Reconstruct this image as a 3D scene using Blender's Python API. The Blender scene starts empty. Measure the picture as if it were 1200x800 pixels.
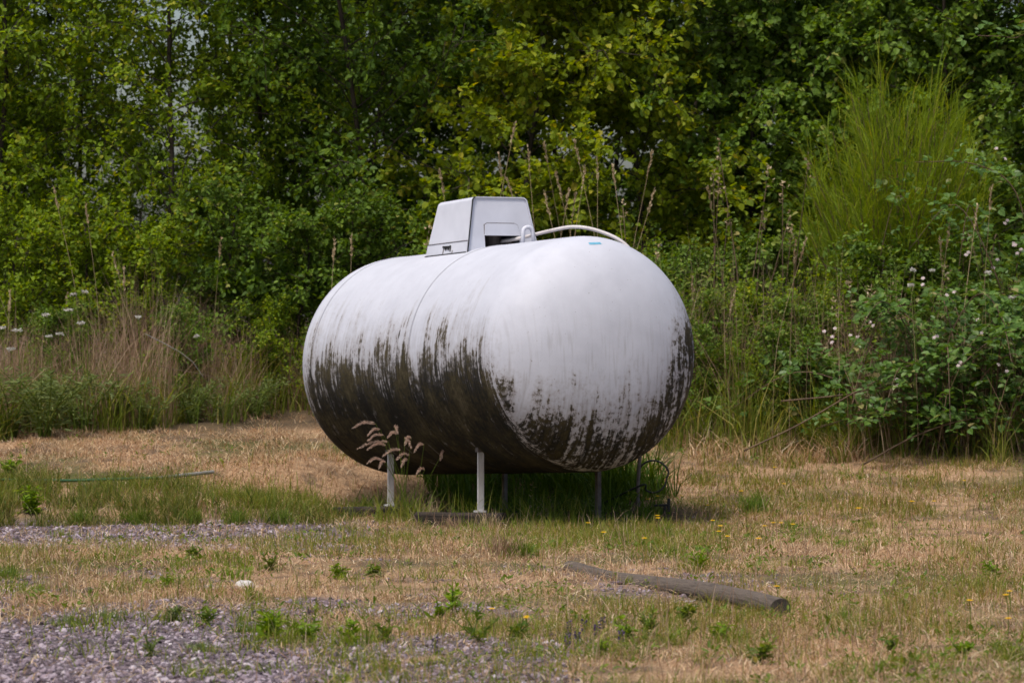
import bpy, math, random
import numpy as np
from mathutils import Vector, Matrix

# ------------------------------------------------------------------ camera, sky, sun, exposure
scene = bpy.context.scene
COL = scene.collection
FPX, HORIZON, EYE = 4580.0, 370.0, 0.98          # focal length and horizon in 1200 px photo units, eye height in metres
cam_data = bpy.data.cameras.new('camera')
cam_data.sensor_width = 36.0
cam_data.lens = FPX / 1200 * 36
cam_data.clip_end = 3000
cam_data.dof.use_dof = True
cam_data.dof.focus_distance = 16.6
cam_data.dof.aperture_fstop = 9.5
cam = bpy.data.objects.new('camera', cam_data)
COL.objects.link(cam)
cam.location = (0, 0, EYE)
cam.rotation_euler = (math.radians(90) - math.atan((400 - HORIZON) / FPX), 0, 0)
scene.camera = cam

SUN_EL, SUN_AZ = math.radians(64), math.radians(-146)   # azimuth measured from +Y (view direction) towards +X
world = bpy.data.worlds.new('World')
scene.world = world
world.use_nodes = True
wn = world.node_tree.nodes
sky = wn.new('ShaderNodeTexSky')
sky.sky_type = 'NISHITA'
sky.sun_disc = False
sky.sun_elevation = SUN_EL
sky.sun_rotation = SUN_AZ
sky.air_density = 1.0
sky.dust_density = 4.0
sky.ozone_density = 1.0
wn['Background'].inputs['Strength'].default_value = 0.07
world.node_tree.links.new(sky.outputs[0], wn['Background'].inputs['Color'])
sun_data = bpy.data.lights.new('sun', 'SUN')
sun_data.energy = 1.5
sun_data.angle = math.radians(10)
sun_data.color = (1.0, 0.95, 0.88)
sun = bpy.data.objects.new('sun', sun_data)
COL.objects.link(sun)
sd = Vector((math.sin(SUN_AZ) * math.cos(SUN_EL), math.cos(SUN_AZ) * math.cos(SUN_EL), math.sin(SUN_EL)))
sun.rotation_euler = (-sd).to_track_quat('-Z', 'Y').to_euler()
sun.location = (0, 0, 30)
vs = scene.view_settings
vs.view_transform = 'Standard'
vs.look = 'None'
vs.gamma = 1.0
vs.use_curve_mapping = False
vs.exposure = 1.2
scene.cycles.max_bounces = 6
scene.cycles.transmission_bounces = 4
scene.cycles.use_denoising = True
scene.cycles.denoising_prefilter = 'ACCURATE'

rng = np.random.default_rng(7)
random.seed(7)

# ------------------------------------------------------------------ helpers
class MB:
    """collects vertices and faces, then links them as ONE mesh object"""
    def __init__(s):
        s.v = []; s.n = 0; s.loops = []; s.sizes = []; s.mi = []
    def add(s, verts, faces, mi=0):
        verts = np.asarray(verts, float).reshape(-1, 3)
        if isinstance(faces, np.ndarray):
            s.loops.append((faces + s.n).ravel()); s.sizes.append(np.full(len(faces), faces.shape[1]))
            s.mi.append(np.full(len(faces), mi))
        else:
            for f in faces:
                s.loops.append(np.array(f) + s.n); s.sizes.append(np.array([len(f)])); s.mi.append(np.array([mi]))
        s.v.append(verts); s.n += len(verts)
        return s
    def box(s, c, d, rz=0, mi=0, taper=1.0):
        x, y, z = d[0] / 2, d[1] / 2, d[2] / 2
        p = np.array([(a * x * (taper if q > 0 else 1), b * y * (taper if q > 0 else 1), q * z) for q in (-1, 1) for b in (-1, 1) for a in (-1, 1)])
        cz, sz = math.cos(rz), math.sin(rz)
        p = np.stack([p[:, 0] * cz - p[:, 1] * sz, p[:, 0] * sz + p[:, 1] * cz, p[:, 2]], 1) + np.array(c)
        return s.add(p, [(0, 2, 3, 1), (4, 5, 7, 6), (0, 1, 5, 4), (2, 6, 7, 3), (0, 4, 6, 2), (1, 3, 7, 5)], mi)
    def tube(s, pts, rad, k=6, mi=0, cap=True):
        pts = np.asarray(pts, float); m = len(pts)
        rad = np.broadcast_to(np.asarray(rad, float), (m,))
        t = np.gradient(pts, axis=0); t /= np.linalg.norm(t, axis=1)[:, None] + 1e-9
        ref = np.array([0.31, 0.17, 0.93]) if abs(t[0] @ np.array([0.31, 0.17, 0.93])) < .9 else np.array([.95, .2, .1])
        a = np.cross(t, ref); a /= np.linalg.norm(a, axis=1)[:, None] + 1e-9
        b = np.cross(t, a)
        ph = np.arange(k) * 2 * np.pi / k
        v = pts[:, None] + rad[:, None, None] * (np.cos(ph)[None, :, None] * a[:, None] + np.sin(ph)[None, :, None] * b[:, None])
        i, j = np.meshgrid(np.arange(m - 1), np.arange(k), indexing='ij'); i = i.ravel(); j = j.ravel(); j2 = (j + 1) % k
        f = np.stack([i * k + j, i * k + j2, (i + 1) * k + j2, (i + 1) * k + j], 1)
        s.add(v.reshape(-1, 3), f, mi)
        if cap and k > 3:
            base = s.n - m * k
            s.loops += [np.arange(k)[::-1] + base, np.arange(k) + base + (m - 1) * k]
            s.sizes += [np.array([k]), np.array([k])]; s.mi += [np.array([mi]), np.array([mi])]
        return s
    def build(s, name, mats, parent=None, smooth=False, kind=None):
        me = bpy.data.meshes.new(name)
        v = np.concatenate(s.v); L = np.concatenate(s.loops); z = np.concatenate(s.sizes)
        me.vertices.add(len(v)); me.vertices.foreach_set('co', v.ravel())
        me.loops.add(len(L)); me.loops.foreach_set('vertex_index', L.astype(np.int32))
        me.polygons.add(len(z)); me.polygons.foreach_set('loop_start', np.concatenate([[0], np.cumsum(z)[:-1]]).astype(np.int32))
        me.polygons.foreach_set('use_smooth', np.full(len(z), smooth))
        if not isinstance(mats, (list, tuple)): mats = [mats]
        for m in mats: me.materials.append(m)
        me.polygons.foreach_set('material_index', np.concatenate(s.mi).astype(np.int32))
        me.update(calc_edges=True)
        o = bpy.data.objects.new(name, me); COL.objects.link(o)
        if parent: o.parent = parent
        if kind: o['kind'] = kind
        return o

def tag(o, label=None, cat=None, group=None, kind=None):
    if label: o['label'] = label
    if cat: o['category'] = cat
    if group: o['group'] = group
    if kind: o['kind'] = kind
    return o
def thing(name, label, cat, loc=(0, 0, 0), rz=0, group=None):
    o = bpy.data.objects.new(name, None); COL.objects.link(o)
    o.empty_display_size = .1
    o.location = loc; o.rotation_euler = (0, 0, rz)
    return tag(o, label, cat, group)
def copy_tree(o, parent=None):
    c = o.copy(); COL.objects.link(c); c.parent = parent
    for ch in list(o.children): copy_tree(ch, c)
    return c

def _hash(ix, iy, seed):
    h = (ix.astype(np.int64) * 374761393 + iy.astype(np.int64) * 668265263 + seed * 982451653) & 0x7fffffff
    h = ((h ^ (h >> 13)) * 1274126177) & 0x7fffffff
    return ((h ^ (h >> 16)) & 0xffff) / 65535.0
def vnoise(x, y, seed=0):
    x = np.asarray(x, float); y = np.asarray(y, float)
    ix, iy = np.floor(x), np.floor(y); fx, fy = x - ix, y - iy
    fx = fx * fx * (3 - 2 * fx); fy = fy * fy * (3 - 2 * fy)
    ix = ix.astype(np.int64); iy = iy.astype(np.int64)
    a = _hash(ix, iy, seed); b = _hash(ix + 1, iy, seed); c = _hash(ix, iy + 1, seed); d = _hash(ix + 1, iy + 1, seed)
    return (a * (1 - fx) + b * fx) * (1 - fy) + (c * (1 - fx) + d * fx) * fy
def fbm(x, y, seed=0, o=4):
    r = 0; a = .5; t = 0
    for k in range(o):
        r = r + a * vnoise(np.asarray(x) * 2 ** k, np.asarray(y) * 2 ** k, seed + k); t += a; a *= .55
    return r / t
def sstep(a, b, x):
    t = np.clip((np.asarray(x, float) - a) / (b - a), 0, 1); return t * t * (3 - 2 * t)

# tank placement
TH, TILT = 0.49647, 0.04084
AX = np.array([math.sin(TH), -math.cos(TH)]); LA = np.array([math.cos(TH), math.sin(TH)])
TC = np.array([0.3698, 19.8555]) - 1.0037 * AX     # centre of the tank on plan

def terrain(x, y):
    x = np.asarray(x, float); y = np.asarray(y, float)
    z = -0.1 * sstep(15.5, 19.6, y)
    e = np.clip(y - 19.9, 0, 6.1); bank = 0.1 * (e * e / (e + .35))
    dx, dy = x - TC[0], y - TC[1]
    a = dx * AX[0] + dy * AX[1]; l = dx * LA[0] + dy * LA[1]
    pad = sstep(-1.45, -.95, l) * (1 - sstep(.35, .95, l)) * (1 - sstep(1.15, 1.75, np.abs(a)))
    z = z + bank * (1 - pad) + .055 * sstep(20.22, 20.40, y + .35 * (fbm(x * 2.2, y * 0 + 3, 9, 3) - .5)) * (1 - sstep(-1.25, -.9, x)) * (1 - sstep(21.5, 23.5, y))
    z = z + (.035 + .09 * sstep(20.2, 21.5, y) * (1 - pad)) * (fbm(x * 1.1, y * .9, 3) - .5) * (1 - .5 * pad) + .014 * (fbm(x * 6, y * 6, 11, 3) - .5)
    return z
def px_of(x, y, z):
    return 600 + FPX * x / y, HORIZON - FPX * (z - EYE) / y
def ground_at(px, py):
    """point of the ground under a photo pixel"""
    d = np.linspace(9, 27, 3601); x = (px - 600) / FPX * d; z = EYE - (py - HORIZON) / FPX * d
    t = terrain(x, d); k = int(np.argmax(z < t)) or 3600
    return Vector((x[k], d[k], t[k]))
def on_ground(px, depth):
    x = (px - 600) / FPX * depth
    return Vector((x, depth, float(terrain(x, depth))))

# ------------------------------------------------------------------ materials
def new_mat(name):
    m = bpy.data.materials.new(name); m.use_nodes = True
    nt = m.node_tree; return m, nt, nt.nodes, nt.links, nt.nodes['Principled BSDF']
def ramp(nodes, stops, interp='LINEAR'):
    r = nodes.new('ShaderNodeValToRGB'); cr = r.color_ramp; cr.interpolation = interp
    while len(cr.elements) < len(stops): cr.elements.new(.5)
    for e, (p, c) in zip(cr.elements, stops):
        e.position = p; e.color = (*c, 1) if len(c) == 3 else c
    return r
def noise(nodes, links, scale, detail=4, rough=.55, vec=None):
    n = nodes.new('ShaderNodeTexNoise'); n.inputs['Scale'].default_value = scale
    n.inputs['Detail'].default_value = detail; n.inputs['Roughness'].default_value = rough
    if vec is not None: links.new(vec, n.inputs['Vector'])
    return n
def leaf_mat(name, stops, trans=.35, rough=.55, spec=.18):
    """foliage: colour varies leaf by leaf, part of the light passes through"""
    m, nt, N, L, p = new_mat(name)
    g = N.new('ShaderNodeNewGeometry'); r = ramp(N, stops)
    L.new(g.outputs['Random Per Island'], r.inputs[0]); L.new(r.outputs[0], p.inputs['Base Color'])
    p.inputs['Roughness'].default_value = rough; p.inputs['Specular IOR Level'].default_value = spec
    if trans > 0:
        t = N.new('ShaderNodeBsdfTranslucent'); hs = N.new('ShaderNodeHueSaturation')
        hs.inputs['Hue'].default_value = .485; hs.inputs['Saturation'].default_value = 1.15; hs.inputs['Value'].default_value = 1.5
        L.new(r.outputs[0], hs.inputs['Color']); L.new(hs.outputs[0], t.inputs['Color'])
        mx = N.new('ShaderNodeMixShader'); mx.inputs[0].default_value = trans
        L.new(p.outputs[0], mx.inputs[1]); L.new(t.outputs[0], mx.inputs[2])
        L.new(mx.outputs[0], N['Material Output'].inputs['Surface'])
    return m
def noisy_mat(name, c0, c1, scale=8, rough=.8, bump=.3, bscale=None, stretch=(1, 1, 1), c2=None, spec=.3):
    m, nt, N, L, p = new_mat(name)
    tc = N.new('ShaderNodeTexCoord'); mp = N.new('ShaderNodeMapping'); mp.inputs['Scale'].default_value = stretch
    L.new(tc.outputs['Object'], mp.inputs[0])
    n = noise(N, L, scale, 6, .65, mp.outputs[0])
    st = [(.3, c0), (.7, c1)] if c2 is None else [(.25, c0), (.5, c1), (.75, c2)]
    r = ramp(N, st); L.new(n.outputs['Fac'], r.inputs[0]); L.new(r.outputs[0], p.inputs['Base Color'])
    p.inputs['Roughness'].default_value = rough; p.inputs['Specular IOR Level'].default_value = spec
    if bump:
        b = N.new('ShaderNodeBump'); b.inputs['Strength'].default_value = bump; b.inputs['Distance'].default_value = .01
        n2 = noise(N, L, bscale or scale * 3, 5, .7, mp.outputs[0])
        L.new(n2.outputs['Fac'], b.inputs['Height']); L.new(b.outputs[0], p.inputs['Normal'])
    return m

M = {}
M['leaf_pale'] = leaf_mat('leaf_pale', [(0, (0.109, 0.167, 0.0132)), (.5, (0.160, 0.242, 0.0153)), (.85, (0.227, 0.316, 0.0197)), (1, (0.336, 0.333, 0.0329))], .45)
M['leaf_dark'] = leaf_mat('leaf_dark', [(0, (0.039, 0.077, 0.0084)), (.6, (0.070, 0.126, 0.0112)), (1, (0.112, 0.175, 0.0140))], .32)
M['leaf_gold'] = leaf_mat('leaf_gold', [(0, (0.110, 0.159, 0.0100)), (.5, (0.176, 0.236, 0.0133)), (.9, (0.264, 0.304, 0.0166)), (1, (0.353, 0.304, 0.0332))], .45)
M['leaf_right'] = leaf_mat('leaf_right', [(0, (0.068, 0.121, 0.0171)), (.6, (0.107, 0.178, 0.0223)), (.93, (0.167, 0.257, 0.0308)), (1, (0.272, 0.272, 0.0685))], .36)
M['leaf_bramble'] = leaf_mat('leaf_bramble', [(0, (0.047, 0.095, 0.0162)), (.6, (0.081, 0.155, 0.0243)), (.92, (0.128, 0.209, 0.0405)), (1, (0.243, 0.203, 0.0810))], .3, .45, .3)
M['leaf_herb'] = leaf_mat('leaf_herb', [(0, (0.069, 0.115, 0.0172)), (.5, (0.115, 0.172, 0.0230)), (.9, (0.172, 0.218, 0.0345)), (1, (0.287, 0.241, 0.0805))], .38)
M['leaf_fresh'] = leaf_mat('leaf_fresh', [(0, (0.097, 0.167, 0.0106)), (.6, (0.150, 0.246, 0.0141)), (1, (0.211, 0.290, 0.0220))], .42)
M['leaf_grey'] = leaf_mat('leaf_grey', [(0, (0.090, 0.120, 0.0360)), (.6, (0.144, 0.186, 0.0600)), (1, (0.216, 0.252, 0.0840))], .32)
M['broom'] = leaf_mat('broom', [(0, (0.106, 0.168, 0.0113)), (.5, (0.170, 0.241, 0.0142)), (.9, (0.244, 0.301, 0.0170)), (1, (0.297, 0.265, 0.0425))], .42)
M['grass_green'] = leaf_mat('grass_green', [(0, (0.084, 0.120, 0.0144)), (.45, (0.132, 0.174, 0.0216)), (.8, (0.204, 0.222, 0.0360)), (1, (0.336, 0.276, 0.0840))], .38)
M['clump'] = leaf_mat('clump', [(0, (.07, .10, .014)), (.4, (.12, .165, .018)), (.8, (.19, .23, .028)), (1, (.30, .26, .07))], .38)
M['verge'] = leaf_mat('verge', [(0, (.05, .07, .012)), (.4, (.09, .115, .018)), (.75, (.15, .155, .03)), (1, (.30, .23, .09))], .34)
M['grass_olive'] = leaf_mat('grass_olive', [(0, (.13, .115, .02)), (.45, (.20, .165, .03)), (.8, (.29, .22, .06)), (1, (.42, .32, .13))], .35)
M['grass_dry'] = leaf_mat('grass_dry', [(0, (.09, .052, .03)), (.22, (.26, .155, .08)), (.5, (.47, .305, .165)), (.8, (.64, .46, .28)), (1, (.78, .65, .46))], .35)
M['grass_pink'] = leaf_mat('grass_pink', [(0, (.17, .105, .065)), (.4, (.27, .175, .11)), (.8, (.36, .245, .16)), (1, (.50, .38, .26))], .32)
M['straw'] = leaf_mat('straw', [(0, (.28, .21, .11)), (.6, (.38, .29, .17)), (1, (.5, .41, .27))], .25)
M['foxtail'] = leaf_mat('foxtail', [(0, (.36, .26, .20)), (.5, (.50, .38, .30)), (1, (.64, .52, .43))], .4)
M['bark'] = noisy_mat('bark', (.018, .013, .009), (.06, .045, .032), 14, .9, .6, 40, (1, 1, .25))
M['cane'] = noisy_mat('cane', (.05, .03, .018), (.14, .09, .05), 20, .7, .2)
M['soil'] = noisy_mat('soil', (.03, .022, .016), (.08, .058, .042), 12, .95, .5)
M['yellow'] = leaf_mat('yellow_petal', [(0, (.72, .48, .02)), (1, (.85, .66, .04))], .3)
M['white_petal'] = leaf_mat('white_petal', [(0, (0.400, 0.384, 0.3360)), (1, (0.560, 0.544, 0.4960))], .3)
M['pink_petal'] = leaf_mat('pink_petal', [(0, (.42, .33, .32)), (1, (.62, .54, .52))], .3)
M['purple_petal'] = leaf_mat('purple_petal', [(0, (.06, .04, .085)), (1, (.12, .08, .15))], .2)
M['log_wood'] = noisy_mat('log_wood', (.022, .017, .014), (.125, .098, .078), 7, .95, 1.0, 16, (.6, 7, 7), (.06, .047, .038))
M['end_grain'] = noisy_mat('end_grain', (.02, .016, .013), (.06, .048, .04), 24, .9, .5)
M['beam_wood'] = noisy_mat('beam_wood', (.013, .010, .008), (.058, .044, .034), 6, .95, 1.0, 16, (.5, 6, 6))
M['stone_white'] = noisy_mat('stone_white', (.34, .31, .28), (.6, .57, .53), 20, .85, .5)
M['black_metal'] = noisy_mat('black_metal', (.012, .011, .011), (.03, .028, .027), 30, .5, .1)
M['rubber'] = noisy_mat('rubber', (.01, .01, .01), (.025, .024, .024), 30, .6, .1)
M['post_metal'] = noisy_mat('post_metal', (.06, .05, .045), (.17, .14, .125), 18, .6, .2)
M['leg_metal'] = noisy_mat('leg_metal', (.24, .22, .21), (.52, .50, .49), 14, .65, .3, 40, (1, 1, .4), (.40, .38, .37))
M['hose_white'] = noisy_mat('hose_white', (.40, .36, .355), (.56, .53, .52), 10, .5, .05)
M['green_paint'] = noisy_mat('green_paint', (.02, .07, .028), (.04, .11, .045), 12, .6, .1)
M['grey_wood'] = noisy_mat('grey_wood', (.15, .14, .125), (.27, .26, .235), 12, .8, .3)
M['sticker'] = noisy_mat('sticker', (.05, .24, .36), (.16, .40, .52), 60, .4, 0)

def ground_mat():
    m, nt, N, L, p = new_mat('ground')
    tc = N.new('ShaderNodeTexCoord'); o = tc.outputs['Object']
    n1 = noise(N, L, 3.0, 8, .65, o); n2 = noise(N, L, 60, 4, .7, o); n3 = noise(N, L, .8, 5, .6, o)
    a = ramp(N, [(.25, (.14, .085, .048)), (.5, (.31, .195, .112)), (.75, (.50, .35, .215))]); L.new(n2.outputs['Fac'], a.inputs[0])
    g = ramp(N, [(.3, (.05, .055, .018)), (.7, (.12, .11, .04))]); L.new(n2.outputs['Fac'], g.inputs[0])
    gm = ramp(N, [(.45, (0, 0, 0)), (.62, (1, 1, 1))]); L.new(n3.outputs['Fac'], gm.inputs[0])
    mx = N.new('ShaderNodeMix'); mx.data_type = 'RGBA'
    L.new(gm.outputs[0], mx.inputs[0]); L.new(a.outputs[0], mx.inputs[6]); L.new(g.outputs[0], mx.inputs[7])
    bm_ = ramp(N, [(.50, (0, 0, 0)), (.60, (.85, .85, .85))]); L.new(n1.outputs['Fac'], bm_.inputs[0])
    bs = ramp(N, [(.3, (.055, .038, .026)), (.7, (.15, .105, .07))]); L.new(n2.outputs['Fac'], bs.inputs[0])
    mxb = N.new('ShaderNodeMix'); mxb.data_type = 'RGBA'; L.new(bm_.outputs[0], mxb.inputs[0]); L.new(mx.outputs[2], mxb.inputs[6]); L.new(bs.outputs[0], mxb.inputs[7]); mx = mxb
    vor = N.new('ShaderNodeTexVoronoi'); vor.inputs['Scale'].default_value = 85; L.new(o, vor.inputs['Vector'])
    sep = N.new('ShaderNodeSeparateColor'); L.new(vor.outputs['Color'], sep.inputs[0])
    gr = ramp(N, [(0, (.04, .03, .032)), (.5, (.10, .08, .088)), (1, (.22, .18, .19))]); L.new(sep.outputs[0], gr.inputs[0])
    at = N.new('ShaderNodeAttribute'); at.attribute_name = 'gravel'
    mx2 = N.new('ShaderNodeMix'); mx2.data_type = 'RGBA'
    L.new(at.outputs['Fac'], mx2.inputs[0]); L.new(mx.outputs[2], mx2.inputs[6]); L.new(gr.outputs[0], mx2.inputs[7])
    ats = N.new('ShaderNodeAttribute'); ats.attribute_name = 'soil_shade'
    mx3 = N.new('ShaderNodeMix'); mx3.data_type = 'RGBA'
    so = ramp(N, [(.3, (.022, .016, .010)), (.7, (.085, .06, .036))]); L.new(n2.outputs['Fac'], so.inputs[0])  # dark soil tones, also used to paint the shade under the tank
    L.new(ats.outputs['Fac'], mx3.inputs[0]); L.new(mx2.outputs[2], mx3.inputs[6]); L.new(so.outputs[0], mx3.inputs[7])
    L.new(mx3.outputs[2], p.inputs['Base Color']); p.inputs['Roughness'].default_value = .95; p.inputs['Specular IOR Level'].default_value = .15
    b = N.new('ShaderNodeBump'); b.inputs['Strength'].default_value = .8; b.inputs['Distance'].default_value = .015
    L.new(n2.outputs['Fac'], b.inputs['Height']); L.new(b.outputs[0], p.inputs['Normal'])
    return m
M['ground'] = ground_mat()

def stone_mat():
    m, nt, N, L, p = new_mat('gravel_stone')
    g = N.new('ShaderNodeNewGeometry')
    r = ramp(N, [(0, (.045, .03, .036)), (.35, (.12, .086, .102)), (.7, (.23, .178, .205)), (.95, (.34, .28, .31)), (1, (.46, .41, .42))])
    L.new(g.outputs['Random Per Island'], r.inputs[0]); L.new(r.outputs[0], p.inputs['Base Color']); p.inputs['Roughness'].default_value = .8
    return m
M['gravel'] = stone_mat()

def paint_mat(name, stained=True, shade=1.0):
    """white tank paint; algae and dirt stains with streaks running down the plates"""
    m, nt, N, L, p = new_mat(name)
    def math_(op, a, b=None, clamp=False):
        n = N.new('ShaderNodeMath'); n.operation = op; n.use_clamp = clamp
        for i, q in enumerate((a, b)):
            if q is None: continue
            if isinstance(q, (int, float)): n.inputs[i].default_value = q
            else: L.new(q, n.inputs[i])
        return n.outputs[0]
    tc = N.new('ShaderNodeTexCoord')
    nb = noise(N, L, 7, 6, .6, tc.outputs['Object'])
    white = ramp(N, [(.3, (.425 * shade, .432 * shade, .482 * shade)), (.65, (.48 * shade, .488 * shade, .540 * shade))]); L.new(nb.outputs['Fac'], white.inputs[0])
    col = white.outputs[0]
    if stained:
        st = N.new('ShaderNodeAttribute'); st.attribute_name = 'streak'
        tz = N.new('ShaderNodeAttribute'); tz.attribute_name = 'height'
        bd = N.new('ShaderNodeAttribute'); bd.attribute_name = 'bound'
        s1 = noise(N, L, 22, 5, .62, st.outputs['Vector'])       # streaks running down
        s2 = noise(N, L, 60, 4, .6, st.outputs['Vector'])
        f1 = noise(N, L, 38, 8, .72, tc.outputs['Object'])         # flaking blotches
        f2 = noise(N, L, 5, 4, .6, tc.outputs['Object'])
        hd = N.new('ShaderNodeAttribute'); hd.attribute_name = 'cap'
        a = math_('SUBTRACT', bd.outputs['Fac'], tz.outputs['Fac'])
        a = math_('MINIMUM', a, math_('SUBTRACT', .52, math_('MULTIPLY', hd.outputs['Fac'], .34)))
        a = math_('ADD', a, math_('MULTIPLY', math_('SUBTRACT', s1.outputs['Fac'], .5), 1.15))
        a = math_('ADD', a, math_('MULTIPLY', math_('SUBTRACT', s2.outputs['Fac'], .5), .75))
        a = math_('ADD', a, math_('MULTIPLY', math_('SUBTRACT', f1.outputs['Fac'], .5), math_('ADD', .8, math_('MULTIPLY', hd.outputs['Fac'], .75))))
        a = math_('ADD', a, math_('MULTIPLY', math_('SUBTRACT', f2.outputs['Fac'], .5), 1.0))
        sharp = ramp(N, [(.46, (0, 0, 0)), (.53, (.48, .48, .48)), (.595, (.90, .90, .90)), (.73, (1, 1, 1))]); L.new(math_('ADD', a, .5), sharp.inputs[0])
        soft = ramp(N, [(.12, (0, 0, 0)), (.38, (.28, .28, .28)), (.52, (.66, .66, .66))]); L.new(math_('ADD', a, .5), soft.inputs[0])
        # worn pale patches where the algae has come off
        mpw = N.new('ShaderNodeMapping'); mpw.inputs['Scale'].default_value = (1.5, 1.5, 9); L.new(st.outputs['Vector'], mpw.inputs[0])
        wn_ = noise(N, L, 11, 6, .7, mpw.outputs[0])
        worn = ramp(N, [(.60, (1, 1, 1)), (.67, (.45, .45, .45)), (.76, (.15, .15, .15))]); L.new(wn_.outputs['Fac'], worn.inputs[0])
        sharp_o = math_('MULTIPLY', sharp.outputs[0], worn.outputs[0])
        # thin grey runs all over the lower white
        s3 = noise(N, L, 48, 3, .5, st.outputs['Vector'])
        run = ramp(N, [(.52, (0, 0, 0)), (.70, (.45, .45, .45))]); L.new(s3.outputs['Fac'], run.inputs[0])
        low = N.new('ShaderNodeMapRange'); low.inputs[1].default_value = .45; low.inputs[2].default_value = -.1; L.new(tz.outputs['Fac'], low.inputs[0])
        runm = math_('MULTIPLY', run.outputs[0], low.outputs[0])
        # bare paint scratched through the algae along the runs
        s4 = noise(N, L, 75, 3, .6, st.outputs['Vector'])
        dm = math_('ADD', math_('MULTIPLY', f2.outputs['Fac'], .42), math_('ADD', math_('MULTIPLY', f1.outputs['Fac'], .36), math_('MULTIPLY', s4.outputs['Fac'], .22)))
        dirtc = ramp(N, [(.38, (.005, .004, .003)), (.47, (.012, .010, .006)), (.54, (.040, .031, .012)), (.66, (.095, .076, .042))]); L.new(dm, dirtc.inputs[0])
        for fac, c in ((runm, (.24, .22, .21, 1)), (soft.outputs[0], (.23, .195, .17, 1)), (sharp_o, dirtc.outputs[0])):
            mx = N.new('ShaderNodeMix'); mx.data_type = 'RGBA'
            L.new(fac, mx.inputs[0]); L.new(col, mx.inputs[6])
            if isinstance(c, tuple): mx.inputs[7].default_value = c
            else: L.new(c, mx.inputs[7])
            col = mx.outputs[2]
        rr = N.new('ShaderNodeMapRange'); rr.inputs[3].default_value = .58; rr.inputs[4].default_value = .85
        L.new(sharp.outputs[0], rr.inputs[0]); L.new(rr.outputs[0], p.inputs['Roughness'])
        chip = noise(N, L, 95, 2, .5, tc.outputs['Object']); cr = ramp(N, [(.735, (0, 0, 0)), (.77, (.8, .8, .8))]); L.new(chip.outputs['Fac'], cr.inputs[0])
        mxc = N.new('ShaderNodeMix'); mxc.data_type = 'RGBA'; L.new(cr.outputs[0], mxc.inputs[0]); L.new(col, mxc.inputs[6]); mxc.inputs[7].default_value = (.14, .10, .08, 1); col = mxc.outputs[2]
        bmp = N.new('ShaderNodeBump'); bmp.inputs['Strength'].default_value = .25; bmp.inputs['Distance'].default_value = .004
        dent = noise(N, L, 2.6, 3, .5, tc.outputs['Object']); bm2 = N.new('ShaderNodeBump'); bm2.inputs['Strength'].default_value = .22; bm2.inputs['Distance'].default_value = .03
        L.new(dent.outputs['Fac'], bm2.inputs['Height']); L.new(bm2.outputs[0], bmp.inputs['Normal'])
        L.new(sharp.outputs[0], bmp.inputs['Height']); L.new(bmp.outputs[0], p.inputs['Normal'])
    else:
        p.inputs['Roughness'].default_value = .45
        sp = noise(N, L, 45, 6, .7, tc.outputs['Object'])
        rs = ramp(N, [(.66, (0, 0, 0)), (.74, (.6, .6, .6))]); L.new(sp.outputs['Fac'], rs.inputs[0])
        mx = N.new('ShaderNodeMix'); mx.data_type = 'RGBA'
        L.new(rs.outputs[0], mx.inputs[0]); L.new(col, mx.inputs[6]); mx.inputs[7].default_value = (.33, .31, .3, 1)
        col = mx.outputs[2]
    L.new(col, p.inputs['Base Color']); p.inputs['Specular IOR Level'].default_value = .25
    return m
M['tank_paint'] = paint_mat('tank_paint')
M['seam'] = paint_mat('weld_paint', shade=.62)
M['hood_paint'] = paint_mat('hood_paint', False, 1.14)

# ------------------------------------------------------------------ ground
def gravel_w(x, y):
    """1 on gravel, 0 on turf (plan position)"""
    px, py = px_of(x, y, terrain(x, y))
    n = fbm(x * 2.2, y * 1.3, 31, 4) - .5; n2 = fbm(x * 9, y * 5, 37, 3) - .5
    near = sstep(700, 738, py + 70 * n + 30 * n2 - .03 * px) * (1 - sstep(300, 480, px + 260 * n - (py - 740) * .8))
    strip = sstep(606, 614, py + 6 * n2) * (1 - sstep(636, 655, py + 22 * n2 + 20 * n)) * (1 - sstep(380, 500, px + 60 * n))
    mid = .72 * sstep(-.06, .10, n + .25 * n2) * sstep(662, 690, py) * (1 - sstep(560, 760, px))
    midr = .6 * sstep(-.02, .16, n + .25 * n2) * sstep(660, 680, py) * (1 - sstep(760, 980, px + (py - 700)))
    return np.clip(np.maximum(np.maximum(near, .9 * strip), np.maximum(mid, midr)), 0, 1)
def soil_shade_w(x, y):
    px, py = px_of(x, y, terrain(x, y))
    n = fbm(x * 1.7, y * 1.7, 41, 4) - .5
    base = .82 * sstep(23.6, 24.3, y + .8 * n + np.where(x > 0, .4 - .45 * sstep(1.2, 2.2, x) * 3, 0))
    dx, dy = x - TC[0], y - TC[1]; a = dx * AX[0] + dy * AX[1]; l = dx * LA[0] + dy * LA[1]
    pad = sstep(-.50, -.3, l + .3 * n) * (1 - sstep(.7, 1.1, l + .3 * n)) * (1 - sstep(.75, 1.15, np.abs(a) + .3 * n))  # shade under the tank put into the ground colour as dark soil
    return np.clip(np.maximum(base, .97 * pad), 0, 1)

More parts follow.
